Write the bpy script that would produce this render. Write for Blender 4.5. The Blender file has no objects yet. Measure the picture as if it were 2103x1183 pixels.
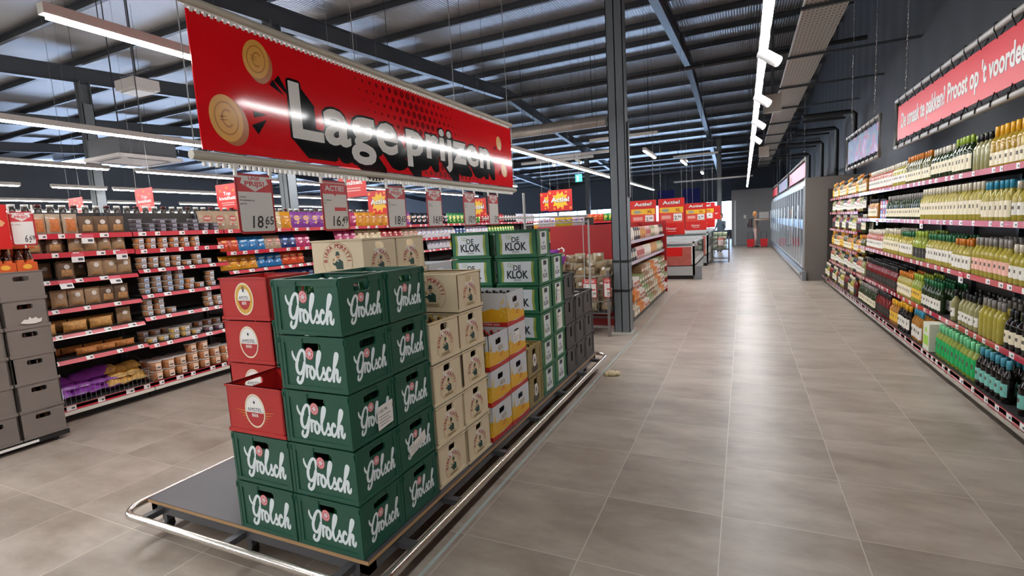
import bpy, math, random
from math import sin, cos, pi, radians
from mathutils import Vector, Matrix
random.seed(7)
SC = bpy.context.scene
COL = SC.collection

# ------------------------------------------------------------------ camera
cam_d = bpy.data.cameras.new('camera'); cam_o = bpy.data.objects.new('camera', cam_d); COL.objects.link(cam_o)
cam_d.sensor_width = 36.0; cam_d.lens = 1033.89 * 36.0 / 2103.0; cam_d.clip_start = 0.05; cam_d.clip_end = 200
YAW, PITCH, ROLL = -0.434620678, -0.117221355, -0.0551745391
_f = Vector((sin(YAW)*cos(PITCH), cos(YAW)*cos(PITCH), sin(PITCH)))
_r = _f.cross(Vector((0, 0, 1))).normalized(); _u = _r.cross(_f)
_c, _s = cos(ROLL), sin(ROLL)
_R = _c*_r + _s*_u; _U = -_s*_r + _c*_u
_m = Matrix(((_R.x, _U.x, -_f.x, 0), (_R.y, _U.y, -_f.y, 0), (_R.z, _U.z, -_f.z, 1.56), (0, 0, 0, 1)))
cam_o.matrix_world = _m
SC.camera = cam_o

# ------------------------------------------------------------------ world, exposure
SC.view_settings.view_transform = 'Standard'; SC.view_settings.look = 'None'
SC.view_settings.gamma = 1.0; SC.view_settings.use_curve_mapping = False
SC.view_settings.exposure = 0.42
LIGHT_E = 64.0        # emission of the ceiling light lines
W = bpy.data.worlds.new('sky'); SC.world = W; W.use_nodes = True
bg = W.node_tree.nodes['Background']; bg.inputs[0].default_value = (0.50, 0.68, 1.0, 1); bg.inputs[1].default_value = 9.0

# ------------------------------------------------------------------ materials
def lin(c):
    c = c/255.0
    return c/12.92 if c <= 0.04045 else ((c+0.055)/1.055)**2.4
def hexc(h):
    h = h.lstrip('#'); return (lin(int(h[0:2], 16)), lin(int(h[2:4], 16)), lin(int(h[4:6], 16)), 1.0)
MATS = {}
def M(name, h='#808080', rough=0.5, metal=0.0, trans=0.0, emit=0.0, noise=0.0, nscale=8.0, spec=0.5, coat=0.0, alpha=1.0, bump=0.0):
    if name in MATS: return MATS[name]
    m = bpy.data.materials.new(name); m.use_nodes = True; nt = m.node_tree; b = nt.nodes['Principled BSDF']
    b.inputs['Base Color'].default_value = hexc(h); b.inputs['Roughness'].default_value = rough
    b.inputs['Metallic'].default_value = metal; b.inputs['Transmission Weight'].default_value = trans
    b.inputs['Specular IOR Level'].default_value = spec; b.inputs['Coat Weight'].default_value = coat
    b.inputs['Alpha'].default_value = alpha
    if emit:
        b.inputs['Emission Color'].default_value = hexc(h); b.inputs['Emission Strength'].default_value = emit
    if noise or bump:
        tc = nt.nodes.new('ShaderNodeTexCoord'); n = nt.nodes.new('ShaderNodeTexNoise'); n.inputs['Scale'].default_value = nscale
        n.inputs['Detail'].default_value = 4
        nt.links.new(tc.outputs['Object'], n.inputs['Vector'])
        if noise:
            mr = nt.nodes.new('ShaderNodeMapRange'); mr.inputs['To Min'].default_value = 1-noise; mr.inputs['To Max'].default_value = 1+noise
            mx = nt.nodes.new('ShaderNodeVectorMath'); mx.operation = 'SCALE'; mx.inputs[0].default_value = hexc(h)[:3]
            nt.links.new(n.outputs['Fac'], mr.inputs['Value']); nt.links.new(mr.outputs[0], mx.inputs['Scale'])
            nt.links.new(mx.outputs[0], b.inputs['Base Color'])
        if bump:
            bp = nt.nodes.new('ShaderNodeBump'); bp.inputs['Strength'].default_value = bump; bp.inputs['Distance'].default_value = 0.01
            nt.links.new(n.outputs['Fac'], bp.inputs['Height']); nt.links.new(bp.outputs[0], b.inputs['Normal'])
    MATS[name] = m
    return m

# floor: brown grey ceramic tiles, cloudy streaks, pale joints
def mat_floor():
    m = bpy.data.materials.new('floor_tiles'); m.use_nodes = True; nt = m.node_tree; N = nt.nodes; L = nt.links; b = N['Principled BSDF']
    tc = N.new('ShaderNodeTexCoord'); sep = N.new('ShaderNodeSeparateXYZ'); L.new(tc.outputs['Object'], sep.inputs[0])
    def math_(op, a, v=None, c=None):
        n = N.new('ShaderNodeMath'); n.operation = op
        for i, x in enumerate((a, v, c)):
            if x is None: continue
            if isinstance(x, (int, float)): n.inputs[i].default_value = x
            else: L.new(x, n.inputs[i])
        return n.outputs[0]
    cu = math_('DIVIDE', math_('ADD', sep.outputs[0], 0.71), 0.605)
    cv = math_('DIVIDE', math_('ADD', sep.outputs[1], -2.09), 0.597)
    fu = math_('FRACT', cu); fv = math_('FRACT', cv)
    eu = math_('MINIMUM', fu, math_('SUBTRACT', 1.0, fu)); ev = math_('MINIMUM', fv, math_('SUBTRACT', 1.0, fv))
    joint = math_('LESS_THAN', math_('MINIMUM', math_('MULTIPLY', eu, 0.85), ev), 0.0032)
    comb = N.new('ShaderNodeCombineXYZ'); L.new(math_('FLOOR', cu), comb.inputs[0]); L.new(math_('FLOOR', cv), comb.inputs[1])
    wn = N.new('ShaderNodeTexWhiteNoise'); L.new(comb.outputs[0], wn.inputs['Vector'])
    mp = N.new('ShaderNodeMapping'); mp.inputs['Scale'].default_value = (1.25, 2.7, 1); L.new(tc.outputs['Object'], mp.inputs['Vector'])
    off = N.new('ShaderNodeVectorMath'); off.operation = 'MULTIPLY_ADD'; off.inputs[1].default_value = (9, 9, 9)
    L.new(wn.outputs['Color'], off.inputs[0]); L.new(mp.outputs[0], off.inputs[2])
    n1 = N.new('ShaderNodeTexNoise'); n1.inputs['Scale'].default_value = 1.5; n1.inputs['Detail'].default_value = 7; n1.inputs['Roughness'].default_value = .62
    L.new(off.outputs[0], n1.inputs['Vector'])
    cr = N.new('ShaderNodeValToRGB'); cr.color_ramp.elements[0].position = 0.3; cr.color_ramp.elements[0].color = hexc('#8a7c70')
    cr.color_ramp.elements[1].position = 0.7; cr.color_ramp.elements[1].color = hexc('#b3a89c')
    L.new(n1.outputs['Fac'], cr.inputs[0])
    v1 = N.new('ShaderNodeMapRange'); v1.inputs['To Min'].default_value = 0.91; v1.inputs['To Max'].default_value = 1.06
    L.new(wn.outputs['Value'], v1.inputs['Value'])
    sc = N.new('ShaderNodeVectorMath'); sc.operation = 'SCALE'; L.new(cr.outputs[0], sc.inputs[0]); L.new(v1.outputs[0], sc.inputs['Scale'])
    mix = N.new('ShaderNodeMix'); mix.data_type = 'RGBA'; L.new(joint, mix.inputs['Factor']); L.new(sc.outputs[0], mix.inputs['A'])
    mix.inputs['B'].default_value = hexc('#c4bdb2'); L.new(mix.outputs['Result'], b.inputs['Base Color'])
    rr = N.new('ShaderNodeMapRange'); rr.inputs['To Min'].default_value = 0.30; rr.inputs['To Max'].default_value = 0.46
    L.new(n1.outputs['Fac'], rr.inputs['Value']); L.new(rr.outputs[0], b.inputs['Roughness'])
    bp = N.new('ShaderNodeBump'); bp.inputs['Strength'].default_value = 0.15; bp.inputs['Distance'].default_value = 0.004
    L.new(math_('SUBTRACT', 1.0, joint), bp.inputs['Height']); L.new(bp.outputs[0], b.inputs['Normal'])
    return m
def mat_ribs(name, h, rough, metal, scale, strength, axis='X', spec=.5):
    m = bpy.data.materials.new(name); m.use_nodes = True; nt = m.node_tree; N = nt.nodes; L = nt.links; b = N['Principled BSDF']
    b.inputs['Base Color'].default_value = hexc(h); b.inputs['Roughness'].default_value = rough; b.inputs['Metallic'].default_value = metal
    b.inputs['Specular IOR Level'].default_value = spec
    tc = N.new('ShaderNodeTexCoord'); w = N.new('ShaderNodeTexWave'); w.bands_direction = axis; w.inputs['Scale'].default_value = scale
    L.new(tc.outputs['Object'], w.inputs['Vector']); bp = N.new('ShaderNodeBump'); bp.inputs['Strength'].default_value = strength
    bp.inputs['Distance'].default_value = 0.02; L.new(w.outputs['Fac'], bp.inputs['Height']); L.new(bp.outputs[0], b.inputs['Normal'])
    return m

# ------------------------------------------------------------------ mesh builder
X_, Y_, Z_ = Vector((1, 0, 0)), Vector((0, 1, 0)), Vector((0, 0, 1))
class Fr:                      # a frame on a surface: u to the right, v up, n outward
    def __init__(s, o, u, v): s.o, s.u, s.v = Vector(o), Vector(u), Vector(v); s.n = s.u.cross(s.v)
    def __call__(s, x, y, z=0.0): return s.o + s.u*x + s.v*y + s.n*z
    def at(s, x, y, z=0.0, k=1.0): return Fr(s(x, y, z), s.u*k, s.v*k) if k != 1 else Fr(s(x, y, z), s.u, s.v)
    def rot(s, a): return Fr(s.o, s.u*cos(a)+s.v*sin(a), -s.u*sin(a)+s.v*cos(a))
FRONT = lambda x, y, z: Fr((x, y, z), X_, Z_)       # normal -Y
SIDE = lambda x, y, z: Fr((x, y, z), Y_, Z_)        # normal +X
LEFTW = lambda x, y, z: Fr((x, y, z), -Y_, Z_)      # normal -X

_TX = {}
def text_geo(s, bold=0.0, shear=0.0, space=1.0):
    k = (s, bold, shear, space)
    if k not in _TX:
        c = bpy.data.curves.new('t', 'FONT'); c.body = s; c.size = 1; c.offset = bold; c.shear = shear; c.space_character = space
        c.resolution_u = 3
        o = bpy.data.objects.new('t', c); me = o.to_mesh()
        vs = [tuple(v.co) for v in me.vertices]; fs = [tuple(p.vertices) for p in me.polygons]
        o.to_mesh_clear(); bpy.data.objects.remove(o); bpy.data.curves.remove(c)
        xs = [v[0] for v in vs] or [0]; ys = [v[1] for v in vs] or [0]
        _TX[k] = (vs, fs, min(xs), max(xs), min(ys), max(ys))
    return _TX[k]

class MB:
    def __init__(s): s.v, s.f, s.mi, s.sm, s.mats = [], [], [], [], []
    def m(s, mat):
        if mat not in s.mats: s.mats.append(mat)
        return s.mats.index(mat)
    def add(s, vs, fs, mat, smooth=False):
        b = len(s.v); i = s.m(mat); s.v.extend([tuple(p) for p in vs])
        for f in fs: s.f.append([b+k for k in f]); s.mi.append(i); s.sm.append(smooth)
        return s
    def box(s, x0, x1, y0, y1, z0, z1, mat, taper=0.0):
        t = taper
        vs = [(x0+t, y0+t, z0), (x1-t, y0+t, z0), (x1-t, y1-t, z0), (x0+t, y1-t, z0), (x0, y0, z1), (x1, y0, z1), (x1, y1, z1), (x0, y1, z1)]
        return s.add(vs, [(0, 3, 2, 1), (4, 5, 6, 7), (0, 1, 5, 4), (1, 2, 6, 5), (2, 3, 7, 6), (3, 0, 4, 7)], mat)
    def bbox(s, x0, x1, y0, y1, z0, z1, mat, b=0.01):   # box with chamfered vertical corners
        pts = [(x0+b, y0), (x1-b, y0), (x1, y0+b), (x1, y1-b), (x1-b, y1), (x0+b, y1), (x0, y1-b), (x0, y0+b)]
        return s.prism(pts, z0, z1, mat)
    def prism(s, pts, z0, z1, mat):
        n = len(pts); vs = [(x, y, z0) for x, y in pts]+[(x, y, z1) for x, y in pts]
        return s.add(vs, [tuple(range(n))[::-1], tuple(range(n, 2*n))]+[(i, (i+1) % n, n+(i+1) % n, n+i) for i in range(n)], mat)
    def fbox(s, F, x0, x1, y0, y1, z0, z1, mat):        # box in a frame
        vs = [F(x, y, z) for z in (z0, z1) for x, y in ((x0, y0), (x1, y0), (x1, y1), (x0, y1))]
        return s.add(vs, [(0, 3, 2, 1), (4, 5, 6, 7), (0, 1, 5, 4), (1, 2, 6, 5), (2, 3, 7, 6), (3, 0, 4, 7)], mat)
    def tube(s, path, r, mat, n=8, closed=False, smooth=True):
        P = [Vector(p) for p in path]; k = len(P); vs = []; up = None
        for i, p in enumerate(P):
            if closed: d = P[(i+1) % k]-P[i-1]
            else: d = P[min(i+1, k-1)]-P[max(i-1, 0)]
            d.normalize()
            if up is None: up = Z_ if abs(d.z) < 0.9 else X_
            a = d.cross(up).normalized(); b = a.cross(d)
            if abs(d.z) < 0.9: up = Z_
            else: up = b
            rr = r[i] if isinstance(r, (list, tuple)) else r
            for j in range(n):
                t = 2*pi*j/n; vs.append(p+a*cos(t)*rr+b*sin(t)*rr)
        fs = []
        for i in range(k if closed else k-1):
            q = (i+1) % k
            for j in range(n): fs.append((i*n+j, i*n+(j+1) % n, q*n+(j+1) % n, q*n+j))
        s.add(vs, fs, mat, smooth)
        if not closed: s.add(vs, [tuple(range(n)), tuple(range((k-1)*n, k*n))[::-1]], mat)
        return s
    def lathe(s, prof, mat, n=14, c=(0, 0, 0), smooth=True, sx=1.0, sy=1.0, cap=True):
        vs = [(c[0]+r*cos(2*pi*j/n)*sx, c[1]+r*sin(2*pi*j/n)*sy, c[2]+z) for r, z in prof for j in range(n)]
        fs = [(i*n+j, i*n+(j+1) % n, (i+1)*n+(j+1) % n, (i+1)*n+j) for i in range(len(prof)-1) for j in range(n)]
        s.add(vs, fs, mat, smooth)
        if cap:
            b = len(s.v)-len(vs); i = s.m(mat)
            s.f.append([b+j for j in range(n)][::-1]); s.mi.append(i); s.sm.append(False)
            k = (len(prof)-1)*n; s.f.append([b+k+j for j in range(n)]); s.mi.append(i); s.sm.append(False)
        return s
    # flat prints in a frame
    def poly(s, F, pts, z, mat):
        return s.add([F(x, y, z) for x, y in pts], [tuple(range(len(pts)))], mat)
    def rect(s, F, x0, x1, y0, y1, z, mat): return s.poly(F, [(x0, y0), (x1, y0), (x1, y1), (x0, y1)], z, mat)
    def disc(s, F, x, y, rx, ry, z, mat, n=24):
        return s.poly(F, [(x+rx*cos(2*pi*i/n), y+ry*sin(2*pi*i/n)) for i in range(n)], z, mat)
    def ring(s, F, x, y, r0, r1, z, mat, n=32, a0=0, a1=2*pi, ky=1.0):
        vs = []
        for i in range(n+1):
            t = a0+(a1-a0)*i/n
            vs += [F(x+r0*cos(t), y+r0*sin(t)*ky, z), F(x+r1*cos(t), y+r1*sin(t)*ky, z)]
        return s.add(vs, [(2*i, 2*i+1, 2*i+3, 2*i+2) for i in range(n)], mat)
    def text(s, F, t, x, y, h, z, mat, bold=0.0, width=None, align='l', shear=0.0, depth=0.0, space=1.0):
        vs, fs, x0, x1, y0, y1 = text_geo(t, bold, shear, space)
        if not vs: return s
        k = h/0.70; kx = k if width is None else width/(x1-x0)
        w = (x1-x0)*kx; ox = x-x0*kx-(w/2 if align == 'c' else w if align == 'r' else 0)
        s.add([F(ox+p[0]*kx, y+p[1]*k, z) for p in vs], fs, mat)
        return s
    def stroke(s, F, pts, w, z, mat, sub=5, caps=True):
        P = [Vector((p[0], p[1])) for p in pts]; Q = []; ws = []
        W_ = [p[2] if len(p) > 2 else 1.0 for p in pts]
        for i in range(len(P)-1):
            p0, p1, p2, p3 = P[max(i-1, 0)], P[i], P[i+1], P[min(i+2, len(P)-1)]
            for j in range(sub):
                t = j/sub; Q.append(0.5*((2*p1)+(p2-p0)*t+(2*p0-5*p1+4*p2-p3)*t*t+(3*p1-p0-3*p2+p3)*t**3)); ws.append(W_[i]*(1-t)+W_[i+1]*t)
        Q.append(P[-1]); ws.append(W_[-1]); vs = []
        for i, q in enumerate(Q):
            zi = z+.0006*abs(w)*i
            d = Q[min(i+1, len(Q)-1)]-Q[max(i-1, 0)]
            if d.length < 1e-9: d = Vector((1, 0))
            d.normalize(); nrm = Vector((-d.y, d.x))*w*0.5*ws[i]
            vs += [F(q.x+nrm.x, q.y+nrm.y, zi), F(q.x-nrm.x, q.y-nrm.y, zi)]
        s.add(vs, [(2*i, 2*i+1, 2*i+3, 2*i+2) for i in range(len(Q)-1)], mat)
        if caps:
            for q, k, zz in ((Q[0], ws[0], z-.00004), (Q[-1], ws[-1], z+.0006*abs(w)*len(Q)+.00004)): s.disc(F, q.x, q.y, w/2*k, w/2*k, zz, mat, 10)
        return s
    def xf(s, M4):
        s.v = [tuple(M4 @ Vector(p)) for p in s.v]; return s
    def join(s, o, off=(0, 0, 0)):
        mp = [s.m(m) for m in o.mats]; b = len(s.v)
        s.v.extend([(p[0]+off[0], p[1]+off[1], p[2]+off[2]) for p in o.v])
        for f, i, sm in zip(o.f, o.mi, o.sm): s.f.append([b+k for k in f]); s.mi.append(mp[i]); s.sm.append(sm)
        return s
    def mesh(s, name):
        me = bpy.data.meshes.new(name); me.from_pydata(s.v, [], s.f)
        for m in s.mats: me.materials.append(m)
        me.polygons.foreach_set('material_index', s.mi); me.polygons.foreach_set('use_smooth', s.sm); me.update()
        return me
    def build(s, name, parent=None, loc=None):
        o = bpy.data.objects.new(name, s.mesh(name)); COL.objects.link(o)
        if parent: o.parent = parent
        if loc: o.location = loc
        return o
def tag(o, label=None, cat=None, group=None, kind=None):
    if label: o['label'] = label
    if cat: o['category'] = cat
    if group: o['group'] = group
    if kind: o['kind'] = kind
    return o
def empty(name, loc=(0, 0, 0), rz=0.0):
    o = bpy.data.objects.new(name, None); o.empty_display_size = 0.1; COL.objects.link(o); o.location = loc; o.rotation_euler = (0, 0, rz); return o
def struct(mb, name, kind='structure'): return tag(mb.build(name), kind=kind)
class Kit:                    # one thing ready to be copied: root mesh (or none) and its parts
    def __init__(s, name, root, parts): # parts: [(name, mesh, [subparts])]
        s.name, s.root = name, root.mesh(name) if root else None
        s.parts = [(p[0], p[1].mesh(p[0]), [(q[0], q[1].mesh(q[0])) for q in (p[2] if len(p) > 2 else [])]) for p in parts]
    def put(s, loc, label, cat, group=None, rz=0.0, rx=0.0, ry=0.0, scale=None, skip=()):
        r = bpy.data.objects.new(s.name, s.root); COL.objects.link(r); r.location = loc; r.rotation_euler = (rx, ry, rz)
        if scale: r.scale = scale if isinstance(scale, tuple) else (scale,)*3
        tag(r, label, cat, group)
        for n, me, subs in s.parts:
            if n in skip: continue
            c = bpy.data.objects.new(n, me); COL.objects.link(c); c.parent = r
            for n2, m2 in subs:
                d = bpy.data.objects.new(n2, m2); COL.objects.link(d); d.parent = c
        return r
ORD = ['first', 'second', 'third', 'fourth', 'fifth', 'sixth', 'seventh', 'eighth', 'ninth', 'tenth', 'eleventh', 'twelfth', 'thirteenth', 'fourteenth', 'fifteenth', 'sixteenth']
def ordw(i): return ORD[i] if i < len(ORD) else str(i+1)+'th'

# shared materials
steel = M('brushed_steel', '#c9c4bb', 0.22, 1.0)
dark_steel = M('painted_dark_steel', '#3d4146', 0.45, 0.1)
white_m = M('white_plastic', '#e6e4de', 0.4)
black_m = M('black_plastic', '#151516', 0.45)
paper = M('white_paper', '#e9e6e0', 0.6)
red_print = M('promo_red', '#c8141c', 0.35)

# ================================================================== THE BUILDING
ROOF = [(-10.0, 4.79), (17.2, 6.75), (41.0, 4.85)]
def roof_z(y):
    for (a, za), (b, zb) in zip(ROOF, ROOF[1:]):
        if y <= b: return za+(zb-za)*(y-a)/(b-a)
    return ROOF[-1][1]
XL, XR, YB, YF = -34.0, 2.42, -9.9, 40.0
fl = MB().add([(XL, YB, 0), (XR, YB, 0), (XR, YF, 0), (XL, YF, 0), (XL, YB, -.1), (XR, YB, -.1), (XR, YF, -.1), (XL, YF, -.1)],
              [(0, 1, 2, 3), (4, 7, 6, 5), (0, 4, 5, 1), (1, 5, 6, 2), (2, 6, 7, 3), (3, 7, 4, 0)], mat_floor())
struct(fl, 'floor')
tm = M('floor_strip_pale', '#aebbb8', 0.15)  # thin pale grey green strip on the floor tiles
struct(MB().box(-1.362, -1.343, -1.0, 12.0, 0.0004, 0.0022, tm), 'trim_1')
# roof sheets: grey profiled metal, its sheen comes from the daylight
roofm = mat_ribs('roof_sheet', '#a09e9f', 0.36, 0.72, 5.0, 0.30)
cm = MB()
for (a, za), (b, zb) in zip(ROOF, ROOF[1:]):
    cm.add([(XL, a, za), (XL, b, zb), (XR+.1, b, zb), (XR+.1, a, za), (XL, a, za+.12), (XL, b, zb+.12), (XR+.1, b, zb+.12), (XR+.1, a, za+.12)],
           [(0, 1, 2, 3), (4, 7, 6, 5), (0, 3, 7, 4), (1, 5, 6, 2), (0, 4, 5, 1), (3, 2, 6, 7)], roofm)
struct(cm, 'ceiling')
wall_dark = mat_ribs('wall_dark_panel', '#2b2b2e', 0.6, 0.0, 0.42, 0.5, 'Y')
wall_mid = M('wall_grey', '#5d5f63', 0.7)
struct(MB().add([(XR, YB, 0), (XR, YF, 0), (XR, YF, 7), (XR, YB, 7), (XR+.15, YB, 0), (XR+.15, YF, 0), (XR+.15, YF, 7), (XR+.15, YB, 7)],
                [(0, 3, 2, 1), (4, 5, 6, 7), (0, 4, 7, 3), (1, 2, 6, 5), (3, 7, 6, 2), (0, 1, 5, 4)], wall_dark), 'wall_right')
struct(MB().box(XL, XR, YB-.15, YB, 0, 6, wall_mid), 'wall_back')
# far glass front
fw = MB(); fw.box(XL, XR, YF, YF+.15, 2.75, 6, wall_mid); fw.box(XL, XR, YF, YF+.15, 0, 0.55, wall_mid)
fw.box(-.6, XR, YF, YF+.15, .55, 2.75, wall_mid); struct(fw, 'wall_front')
lw = MB(); lw.box(XL-.15, XL, YB, YF, 3.1, 6.5, wall_mid); lw.box(XL-.15, XL, YB, YF, 0, 1.0, wall_mid); lw.box(XL-.15, XL, YB, 14, 1.0, 3.1, wall_mid); struct(lw, 'wall_left')
glassm = M('window_glass', '#f2f8fa', 0.0, 0, 1.0, spec=.5)
framem = M('window_frame', '#2e3338', 0.4)
wn_ = 1
for a, b in ((-33.8, -27.2), (-27.2, -20.6), (-20.6, -14), (-14, -7.4), (-7.4, -.6)):
    w = MB()
    for x in [a+.03+i*(b-a-.06)/4 for i in range(5)]: w.box(x-.03, x+.03, YF+.02, YF+.10, .55, 2.75, framem)
    w.box(a, b, YF+.02, YF+.1, .55, .62, framem); w.box(a, b, YF+.02, YF+.1, 2.68, 2.75, framem)
    o = struct(w, 'window_%d' % wn_); wn_ += 1
    MB().box(a+.06, b-.06, YF+.05, YF+.06, .62, 2.68, glassm).build('pane', o)
# steel frame: rafters along the shop, purlins across, columns
RX = [-26.55, -20.3, -14.05, -7.8, -1.55]
def ibeam(mb, p0, p1, hgt, wid, mat, t=.014):
    p0, p1 = Vector(p0), Vector(p1); d = (p1-p0).normalized(); s_ = d.cross(Z_).normalized()*wid/2; up = s_.cross(d).normalized()*hgt
    def slab(a, b, c, e):  # a,b lower offset; c,e side offset
        vs = [q+up*zz+s_*ss for q in (p0, p1) for zz, ss in ((a, c), (a, e), (b, e), (b, c))]
        mb.add(vs, [(0, 1, 2, 3), (7, 6, 5, 4), (0, 4, 5, 1), (1, 5, 6, 2), (2, 6, 7, 3), (3, 7, 4, 0)], mat)
    k = t/hgt; slab(0, k, -1, 1); slab(1-k, 1, -1, 1); slab(k, 1-k, -t/wid*2, t/wid*2)
raftm = M('rafter_paint', '#4a4f57', 0.35, 0.2)
purm = M('purlin_paint', '#565b62', 0.38, 0.3)
for i, x in enumerate(RX):
    r = MB(); ibeam(r, (x, -9.8, roof_z(-9.8)-.56), (x, 17.2, 6.75-.56), .36, .17, raftm); ibeam(r, (x, 17.2, 6.75-.56), (x, 39.9, roof_z(39.9)-.56), .36, .17, raftm)
    tag(r.build('roof_rafter'), 'dark steel roof rafter, %s from the right, running along the shop' % ordw(len(RX)-1-i), 'roof beam', 'roof rafters', 'structure')
y = -9.16; k = 0
while y < 39.6:
    z = roof_z(y)-.15
    p = MB(); p.box(XL, XR, y-.035, y+.035, z, z+.012, purm); p.box(XL, XR, y+.028, y+.035, z, z+.15, purm); p.box(XL, XR, y-.035, y+.035, z+.138, z+.15, purm)
    tag(p.build('roof_purlin'), 'dark steel roof purlin running across the shop', 'purlin', 'roof purlins', 'structure'); y += 1.62
tb = MB(); ibeam(tb, (XL, 27.4, 5.0), (XR, 27.4, 5.0), .34, .3, raftm); tag(tb.build('cross_beam'), kind='structure')
colm = M('column_paint', '#6b7176', 0.45, 0.1)
def column(x, y, first=False, w=.22):
    r = MB(); h = roof_z(y)-.5; t = .014
    r.box(x-w/2, x+w/2, y-w/2, y-w/2+t, 0, h, colm); r.box(x-w/2, x+w/2, y+w/2-t, y+w/2, 0, h, colm); r.box(x-t/2, x+t/2, y-w/2, y+w/2, 0, h, colm)
    r.box(x+w/2-.01, x+w/2, y-w/2, y+w/2, 0, 5.0, colm); r.box(x-w/2, x-w/2+.01, y-w/2, y+w/2, 0, 5.0, colm)
    o = tag(r.build('steel_column'), None, None, 'steel columns', 'structure')
    MB().box(x-w/2-.04, x+w/2+.04, y-w/2-.04, y+w/2+.04, 0.0005, .03, M('column_foot', '#b9b6ae', .7)).build('base_plate', o)
    if first:
        for z in (1.01, .6): MB().box(x-w/2-.006, x+w/2+.006, y-w/2-.006, y+w/2+.006, z, z+.035, black_m).build('strap', o)
        b = MB().box(x+w/2, x+w/2+.03, y-.03, y+.03, 1.9, 2.9, dark_steel); b.build('cable_cover', o)
    return o
column(-1.55, 7.05, True)
for x in (-7.8, -14.05, -20.3, -26.5): column(x, 7.05)
column(-1.1, 27.4)
for x in (-7.8, -14.05, -20.3): column(x, 27.4)
# room at the end of the aisle with a door
endm = M('end_room_wall', '#8b8c8e', 0.55, noise=.03, nscale=2)
struct(MB().box(-.6, XR, 29.9, 30.1, 0, 2.95, endm).box(-.6, -.4, 30.1, YF, 0, 2.95, endm), 'wall_end_room')
d = MB(); d.box(-.36, .46, 29.86, 29.9, .01, 2.36, M('door_grey', '#85878a', .5)); d.box(-.46, -.38, 29.84, 29.9, 0, 2.4, M('door_post_white', '#d9dde0', .4))
o = struct(d, 'door_1'); MB().box(.34, .38, 29.80, 29.86, 1.0, 1.14, steel).build('door_handle', o)
MB().fbox(FRONT(0, 29.86, 0), .0, .12, 1.42, 1.60, 0, .002, paper).build('notice', o)
tag(MB().fbox(FRONT(.74, 29.9, 1.38), 0, .46, 0, .33, 0, .01, paper).build('notice_board'), 'white notice sheet on the grey end wall right of the door', 'notice')
# grey partition between cooler and wine
parm = M('partition_brown_grey', '#6f6a64', 0.65)
struct(MB().box(1.27, XR, 13.32, 13.46, 0, 2.33, parm), 'wall_partition')

# ---- light lines
diff = M('light_diffuser', '#ffffff', .5, emit=LIGHT_E)
hous = M('light_housing', '#c9c6c0', .4)
def light_line(x, y0, y1, z, label, seg=2.9, gap=.06, w=.065, group='ceiling light lines', parts=None):
    o = empty('light_line', (x, (y0+y1)/2, z)); tag(o, label, 'light', group); yc = (y0+y1)/2
    MB().box(-w/2, w/2, y0-yc, y1-yc, .012, .075, hous).build('housing', o)
    y = y0
    for a_, b_ in parts or ():
        MB().box(-w/2+.008, w/2-.008, a_-yc, b_-yc, -.006, .012, diff).build('lamp', o)
    while y < y1-.2 and not parts:
        e = min(y+seg, y1); MB().box(-w/2+.008, w/2-.008, y+gap/2-yc, e-gap/2-yc, -.006, .012, diff).build('lamp', o); y = e
    n = max(2, int((y1-y0)/3))
    for i in range(n):
        yy = y0+.3+(y1-y0-.6)*i/(n-1); MB().tube([(0, yy-yc, .07), (0, yy-yc, roof_z(yy)-z-.005)], .003, dark_steel, 4).build('suspension_wire', o)
ZL = 2.95
for ln, x, segs in (('first', -3.74, [(-9, 1.45), (1.72, 7.06), (7.13, 12.35), (12.4, 24.1)]), ('second', -6.95, [(-9, 9.2), (10.1, 15.8)]),  # runs reaching behind the camera are unseen, added to brighten front faces
                    ('third', -10.0, [(-9.0, 5.24), (5.65, 13.2), (13.5, 18.7)]), ('fourth', -13.25, [(-9, 5.3), (5.8, 6.84), (6.95, 16)]),
                    ('fifth', -16.8, [(-9, 10.1), (10.7, 18.4)]), ('sixth', -20.9, [(2, 11), (11.4, 20)])):
    for j, (a, b) in enumerate(segs):
        light_line(x, a, b, ZL, 'long thin ceiling light, %s piece in the %s line counted left from the crates' % (ordw(j), ln))
for j, (x, a, b) in enumerate(((-2.0, 11.6, 13.2), (-1.5, 14.3, 15.6), (-1.3, 18.5, 19.3))):
    light_line(x, a, b, 3.1, 'short white ceiling light beyond the steel column, %s of three from the near end' % ordw(j))
# track above the aisle with spots
light_line(.18, -9.0, 1.0, ZL, 'added unseen ceiling light line piece behind the camera over the aisle')  # unseen piece behind the camera, added to light the crate fronts
light_line(.155, 3.6, 27.6, ZL, 'long bright ceiling light line running above the aisle floor', w=.07, parts=[(3.62, 4.45), (4.66, 6.02), (6.2, 7.62), (7.8, 9.05), (9.25, 27.5)])
spot = M('spot_white', '#dedfdc', .35)
sp = Kit('spotlight', None, [
    ('spot_body', MB().tube([(-.03, .012, .025), (.10, -.04, -.085)], .043, spot, 20), [('lens', MB().tube([(.098, -.039, -.083), (.104, -.041, -.0875)], .036, M('spot_lens', '#fff6e6', .3, emit=4.0), 16))]),
    ('bracket', MB().tube([(0, 0, .11), (0.02, -.01, 0)], .012, spot, 8))])
for i, yy in enumerate((4.78, 6.45, 8.06, 9.65)):
    sp.put((.155, yy, ZL-.10), 'white cylinder spotlight on the aisle light line, %s from the near end' % ordw(i), 'spotlight', 'track spotlights')
for i, (x, yy, z) in enumerate(((-2.8, 13.0, 3.55), (-4.9, 13.8, 3.35), (-4.2, 13.8, 3.35), (-2.1, 21.8, 3.94))):
    sp.put((x, yy, z), 'white spotlight under a cross rail beyond the banner, %s from the near end' % ordw(i), 'spotlight', 'far spotlights', rz=random.uniform(-1, 1))
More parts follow.
